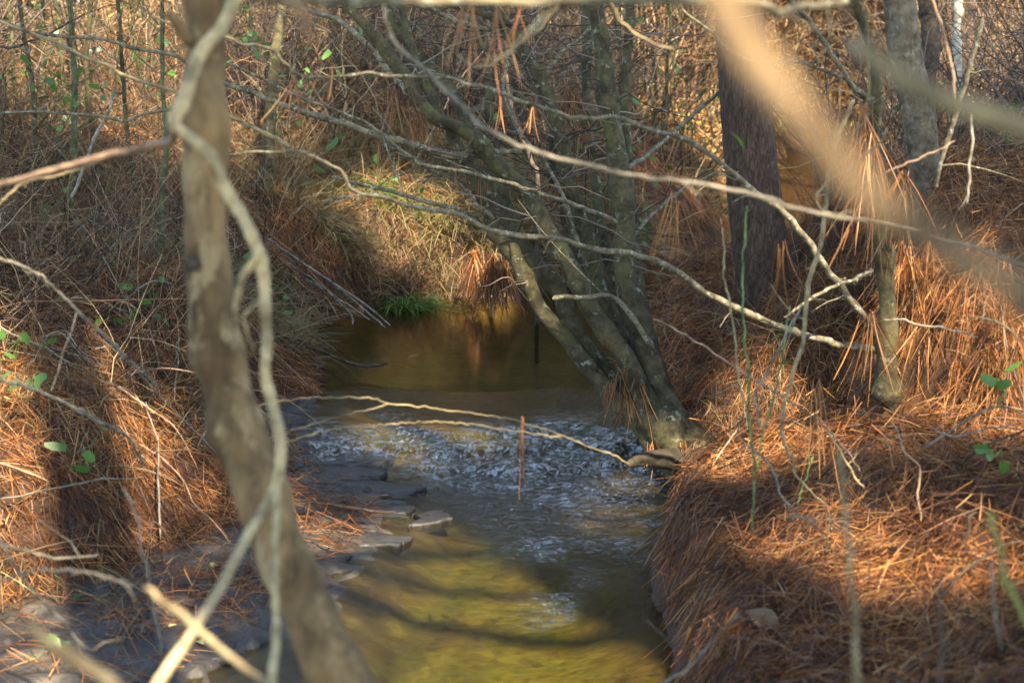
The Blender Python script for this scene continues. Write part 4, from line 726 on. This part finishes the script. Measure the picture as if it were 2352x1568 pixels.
for k, (x, y, t, n, L) in enumerate([(1985, 240, 4.8, 50, .3), (2000, 300, 4.8, 60, .35), (2010, 400, 4.9, 50, .3), (2075, 560, 5.2, 60, .3), (2100, 600, 5.2, 70, .3), (2120, 640, 5.2, 90, .3), (2150, 690, 5.2, 90, .3), (1990, 770, 5.2, 30, .14), (2110, 740, 5.2, 60, .25), (2140, 800, 5.2, 90, .3), (2200, 830, 5.0, 90, .32), (2270, 800, 4.9, 90, .32), (2330, 800, 4.8, 80, .32), (2000, 720, 5.0, 50, .25), (2130, 560, 5.2, 60, .3), (2080, 400, 5.0, 50, .3), (2210, 650, 5.0, 60, .3), (2300, 700, 4.9, 70, .32)]):
    tuft('needle_drape', P(x, y, t), int(n * .55), L, .003, .38, -1, 540 + k, 'needle', 'drape of orange pine needles hung on the bank tree and its ledge', 'pine needles', 'needle drapes at the bank tree')
tuft('needle_tuft', P(1880, 880, 4.2), 14, .26, .003, .14, -1, 570, 'needle', 'bundle of orange needles hanging above the short green briar shoot', 'pine needles')
tuft('needle_tuft', P(1200, 958, 4.1), 9, .19, .0028, .10, -1, 571, 'needle', 'reddish needle bundle dangling in front of the cascade', 'pine needles')
tuft('needle_tuft', P(1795, 560, 4.4), 10, .24, .003, .12, -1, 572, 'needle', 'pair of orange needle bundles dangling before the foot of the thick pine', 'pine needles')
for k, (x, y, t, n, L) in enumerate([(1130, 590, 9.2, 160, .35), (1155, 600, 9.2, 120, .3), (1090, 580, 9.5, 110, .32)]):
    tuft('needle_curtain', P(x, y, t), n, L, .0045, .3, -1, 580 + k, 'needle', 'orange needle curtain hanging over the far pool edge behind the leftmost stem', 'pine needles', 'needle curtains at the pool edge')
# green grass tuft on the far bank
def grass_tuft(name, px, py, t, n, L, lab, seed, mk='green', wd=.006):
    r = np.random.default_rng(seed); p0 = P(px, py, t); x = p0[0] + r.normal(0, .07, n); y = p0[1] + r.normal(0, .05, n)
    a = r.uniform(0, 6.28, n); k = np.abs(r.normal(.5, .3, n)); d = unit(np.stack([np.cos(a) * k + .2, np.sin(a) * k - .25, np.ones(n)], -1)); z = np.maximum(terrain(x, y), .1)
    return single(name, ribbons(np.stack([x, y, z], -1), d, L * r.uniform(.5, 1.1, n), np.full(n, wd), np.concatenate([d[:, :2] * .6, -np.full((n, 1), .7)], 1), 4, seed), M[mk], (p0[0], p0[1], float(z.mean())), lab, 'grass')
grass_tuft('grass_tuft', 925, 680, 9.6, 190, .34, 'fresh green grass tuft leaning over the far edge of the pool', 601)
grass_tuft('grass_tuft', 965, 672, 9.6, 60, .4, 'long green blades reaching into the pool, right of the main green tuft', 604)
grass_tuft('grass_tuft', 870, 600, 10.2, 110, .3, 'yellow-green grass tuft higher up the far bank', 602)
grass_tuft('grass_tuft', 1515, 640, 7.6, 70, .22, 'small green tuft right of the many-stemmed tree', 603)
grass_tuft('grass_tuft', 760, 560, 9.6, 300, .36, 'tan dead grass tuft on the bank left of the pool', 605, 'grass')
grass_tuft('grass_tuft', 1050, 590, 10.2, 320, .4, 'tan dead grass tuft hanging beside the needle curtain', 606, 'grass')
grass_tuft('grass_tuft', 810, 545, 10.4, 140, .3, 'pale green grass tuft on the far bank above the fallen reeds', 607, 'green', .005)
grass_tuft('grass_tuft', 985, 590, 10.2, 130, .3, 'pale green grass tuft between the yellow-green tuft and the leftmost stem', 608, 'green', .005)
# fallen reeds at the pool edge
for k, (q, lab) in enumerate([([(610, 545, 4), (690, 600, 4), (780, 660, 4), (840, 700, 4), (897, 748, 3)], 'longest pale reed fallen across the left edge of the pool'), ([(640, 570, 4), (740, 635, 4), (830, 705, 4), (885, 752, 3)], 'second pale reed lying just under the longest fallen one'),
        ([(700, 640, 3), (770, 680, 3), (850, 735, 3)], 'short pale reed at the waterline left of the pool'), ([(655, 600, 3), (730, 650, 3), (800, 715, 3), (812, 745, 3)], 'bent grey reed dipping into the pool')]):
    twig('fallen_reed', q, 8.9, 8.55, 'grey', lab, 'reed')
twig('half_sunk_stick', [(700, 795, 6), (740, 808, 6), (800, 832, 6), (845, 840, 6), (893, 834, 4)], 7.75, 7.6, 'dark', 'dark stick lying half in the water at the left of the pool', 'stick')
twig('half_sunk_stick', [(690, 1150, 4), (760, 1158, 6), (812, 1165, 6), (850, 1172, 6), (910, 1175, 5)], 5.6, 5.55, 'dark', 'dark knotty stick lying on the ledges below the cascade', 'stick')
twig('half_sunk_stick', [(706, 1200, 3), (740, 1215, 3), (790, 1240, 3)], 5.3, 5.25, 'dark', 'short dark twig on the shale beside the leaning trunk', 'stick')
# leaves
def leaf(px, py, t, L, W, seed, mk, label, up=.3, name='fallen_leaf', on=False, zz=None, group=None):
    r = np.random.default_rng(seed); p0 = P(px, py, t)
    if zz is not None:
        s_ = (zz - ZC) / (p0[2] - ZC); p0 = CPOS + (p0 - CPOS) * s_
    elif on:
        for _ in range(12):
            s_ = (gz(p0[0], p0[1]) + .02 - ZC) / (p0[2] - ZC); p0 = CPOS + (p0 - CPOS) * (.5 + .5 * s_)
    a = r.uniform(0, 6.28); d = np.array([math.cos(a), math.sin(a), up]); d /= np.linalg.norm(d); s = np.cross(d, [r.normal(0, .3), r.normal(0, .3), 1]); s /= np.linalg.norm(s); nrm = np.cross(s, d)
    u = np.linspace(0, 1, 9); wv = W * .5 * np.sin(np.pi * u ** .8) + .0008; c = p0 + d * (L * u)[:, None] - nrm * (L * .18 * u ** 2)[:, None]
    V = np.stack([c + s * wv[:, None] + nrm * wv[:, None] * .35, c, c - s * wv[:, None] + nrm * wv[:, None] * .35], 1); i = np.arange(27).reshape(9, 3)
    F = np.concatenate([np.stack([i[:-1, j], i[:-1, j + 1], i[1:, j + 1], i[1:, j]], -1) for j in (0, 1)])
    return single(name, (V, F), M[mk], p0, label, 'leaf', group)
leaf(500, 1295, 4.7, .055, .035, 611, 'paleleaf', 'pale yellow curled leaf lying on the shale left of the leaning trunk', on=True)
leaf(170, 1380, 4.4, .06, .045, 612, 'leaf', 'bright green leaf on the shale at the lower left', on=True)
leaf(455, 1470, 4.1, .05, .024, 613, 'paleleaf', 'small yellow-green leaf near the bottom, by the pale vine strand', on=True)
leaf(385, 1440, 4.2, .03, .018, 614, 'paleleaf', 'tiny yellow leaf on the shale above the small yellow-green leaf', on=True)
leaf(2030, 1430, 3.3, .09, .05, 615, 'brownleaf', 'dry brown leaf on the needles of the near right bank', on=True)
leaf(1790, 1440, 3.3, .11, .06, 616, 'brownleaf', 'large curled tan leaf on the needles left of the upright stalk', on=True)
leaf(935, 826, 8, .07, .03, 617, 'brownleaf', 'dark red leaf floating upright on the pool', up=.7, zz=.14)
leaf(1707, 340, 3.4, .055, .026, 618, 'leaf', 'single bright green leaf hanging before the thick pine', up=1.6, name='hanging_leaf')
leaf(1775, 780, 4.2, .05, .03, 619, 'leaf', 'green leaf at the foot of the thick pine', up=.3, name='hanging_leaf')
leaf(1783, 840, 4.2, .05, .03, 620, 'leaf', 'green leaf low beside the green briar stem', up=.5, name='hanging_leaf')
def sprig(px, py, t, n, label, seed, sp=.07, ls=.05):
    r = np.random.default_rng(seed); p0 = P(px, py, t); c = p0 + r.normal(0, sp, (n, 3)) * [1, .6, .8]
    root = empty('briar_sprig', tuple(p0), label, 'sprig')
    d = unit(r.normal(size=(n, 3)) * [1, 1, .5]); part('leaves', ribbons(c, d, r.uniform(.7, 1.3, n) * ls, np.full(n, ls * .62), r.normal(0, .15, (n, 3)), 3, seed), M['leaf'], root)
    u = np.linspace(0, 1, 5)[None, :, None]; part('stems', tubes(p0 + (c - p0)[:, None] * u + np.array([0, 0, -.02]) * np.sin(u * 3), np.full((n, 5), .0014), 3), M['greenstem'], root)
for k, (x, y, t, n, lab, sp) in enumerate([(105, 190, 8.3, 12, 'green leafy sprig near the left edge high in the thicket', .1), (138, 232, 8.2, 10, 'bluish green leaf sprig just below the highest left sprig', .08), (235, 205, 8.2, 9, 'sparse green sprig between the left saplings', .1), (570, 90, 9.0, 16, 'bright green leaf cluster right of the foreground trunk top', .12),
        (590, 480, 8.4, 4, 'two-leaved sprig between the trunk and the slim brown sapling', .05), (340, 660, 6.6, 10, 'green leaf sprig left of the foreground trunk at mid height', .08), (300, 722, 6.4, 7, 'green leaf sprig on the litter bank, left of the leaning trunk', .06), (45, 775, 5.6, 8, 'green sprig at the left edge of the litter bank', .07),
        (645, 690, 7.6, 7, 'green sprig between the pale vine and the pool', .06), (560, 590, 7.6, 6, 'small green sprig tucked behind the pale vine', .05), (265, 630, 7.0, 5, 'small sprig above the litter bank', .06), (2285, 880, 4.6, 5, 'light green leaves on the needle-draped ledge at the right', .03), (2300, 1030, 4.2, 4, 'tiny green leaves under the ledge at the right', .03), (100, 500, 7.4, 7, 'green leaves low in the left thicket', .07),
        (70, 870, 5.2, 6, 'small green seedling leaves on the left bank', .05), (190, 1030, 4.9, 5, 'green seedling leaves half buried in the left needles', .05), (640, 300, 10, 10, 'distant leaves behind the slim brown sapling', .15), (1480, 500, 10, 8, 'green leaves beyond the upright stems of the many-stemmed tree', .12), (110, 1480, 3.8, 4, 'green seedling at the bottom left on the shale', .025)]):
    sprig(x, y, t, n, lab, 640 + k, sp)
# shale slabs standing proud of the riffle
def slab(pxs, z, th, label, seed):
    r = np.random.default_rng(seed); c = []
    for x, y in pxs:
        p = P(x, y, 5); s_ = (z - ZC) / (p[2] - ZC); c.append(CPOS + (p - CPOS) * s_)
    c = np.array(c); n = 72; t = np.linspace(0, len(c), n, endpoint=False); i = t.astype(int); f = (t - i)[:, None]
    rim = c[i % len(c)] * (1 - f) + c[(i + 1) % len(c)] * f; rim[:, :2] += np.stack([fbm(t * 1.7, t * 0 + seed, seed, 4), fbm(t * 1.7, t * 0 + 9, seed + 1, 4)], -1) * .05
    m = rim.mean(0); rings = []
    for s_, dz in ((.02, .004), (.4, .004), (.75, .003), (.96, .002), (1.0, -.001), (1.01, -th * .5), (.97, -th)):
        q = m + (rim - m) * s_; q[:, 2] = z + dz + .006 * fbm(q[:, 0] * 22, q[:, 1] * 22, seed, 3) * (s_ < 1.005); rings.append(q)
    V = np.stack(rings); i = np.arange(len(rings) * n).reshape(len(rings), n); nx = np.roll(i, -1, 1)
    F = np.stack([i[:-1], i[1:], nx[1:], nx[:-1]], -1).reshape(-1, 4)
    return single('shale_ledge', (V, F), M['shale'], m, label, 'rock', kind='thing', smooth=True)
slab([(690, 1118), (820, 1100), (965, 1112), (950, 1128), (840, 1140), (700, 1142)], .012, .05, 'long grey shale ledge left below the cascade', 661)
slab([(700, 1160), (830, 1150), (955, 1158), (930, 1178), (800, 1188), (705, 1190)], .01, .05, 'grey shale ledge carrying the knotty stick', 662)
slab([(945, 1180), (1030, 1172), (1020, 1190), (950, 1205)], .008, .04, 'small pointed shale slab at the tip of the ledges', 663)
slab([(700, 1222), (800, 1212), (935, 1232), (900, 1248), (780, 1256), (705, 1250)], .008, .04, 'lowest grey shale ledge jutting into the lower pool', 664)
slab([(650, 1040), (800, 1030), (905, 1045), (880, 1058), (760, 1066), (650, 1066)], .035, .06, 'dark wet ledge at the left end of the cascade', 665)
slab([(670, 1075), (790, 1068), (900, 1080), (860, 1096), (740, 1102), (670, 1098)], .025, .05, 'wet ledge just beneath the left end of the cascade', 666)
slab([(665, 1262), (760, 1256), (840, 1268), (800, 1284), (720, 1292), (668, 1286)], .008, .04, 'thin dark shale plate right beside the leaning trunk below the ledges', 670)
slab([(330, 1470), (450, 1455), (560, 1478), (520, 1510), (400, 1522), (335, 1500)], .022, .04, 'broad thin shale plate at the bottom left by the crossing stems', 671)
slab([(120, 1500), (230, 1480), (320, 1505), (280, 1540), (160, 1548)], .04, .05, 'thin shale plate in the bottom left corner', 672)
# scattered dead twigs lying on the left bank
rt = np.random.default_rng(91)
for k in range(75):
    x, y = rt.uniform(-2.7, -1.2), rt.uniform(4.6, 8.6)
    if abs(x) > .36 * y + .1 or creek_sd(np.array([x]), np.array([y]))[0] < .3: continue
    a = rt.uniform(0, 6.28); l = rt.uniform(.25, .8); n = 7; u = np.linspace(0, 1, n); px_, py_ = x + np.cos(a) * l * u, y + np.sin(a) * l * u
    z = terrain(px_, py_); z = np.linspace(z[0], z[-1], n) + .08 + rt.uniform(.0, .2) * np.sin(u * 3.1); pa = np.stack([px_, py_, z], -1) + np.cumsum(rt.normal(0, .012, (n, 3)), 0)
    single('dead_twig', limb(pa, [.0045, .004, .003, .002], 24, 6, .1, .004, 800 + k), M['grey'] if k % 2 else M['red'], pa[0], 'dead twig lying on the needle litter of the left bank', 'twig', 'dead twigs on the left bank')

for k in range(16):
    x, y = rt.uniform(.7, 2.6), rt.uniform(3.1, 6.2); n = 7; u = np.linspace(0, 1, n); a = rt.uniform(0, 6.28); l = rt.uniform(.2, .6)
    if creek_sd(np.array([x]), np.array([y]))[0] < .15: continue
    px_, py_ = x + np.cos(a) * l * u, y + np.sin(a) * l * u; z = terrain(px_, py_); z = np.linspace(z[0], z[-1], n) + .06 + rt.uniform(0, .12) * np.sin(u * 3.1); pa = np.stack([px_, py_, z], -1) + np.cumsum(rt.normal(0, .01, (n, 3)), 0)
    single('dead_twig', limb(pa, [.004, .0035, .003, .002], 24, 6, .1, .004, 850 + k), M[('grey', 'red', 'dark')[k % 3]], pa[0], 'dead twig lying on the needle litter of the right bank', 'twig', 'dead twigs on the right bank')
for k in range(14):
    x, y = (rt.uniform(.7, 1.9), rt.uniform(3.2, 5.5)) if k % 2 else (rt.uniform(-2.2, -1.3), rt.uniform(4.4, 6.5))
    p0 = np.array([x, y, gz(x, y) + .035]); v = p0 - CPOS; t = v[1] * CTH - v[2] * STH
    leaf(1176 + KP * v[0] / t, 784 - KP * (v[1] * STH + v[2] * CTH) / t, t, rt.uniform(.035, .06), rt.uniform(.02, .035), 900 + k, 'brownleaf', 'small curled brown leaf lying in the needle litter', up=rt.uniform(-.2, .5), group='brown leaves in the litter')
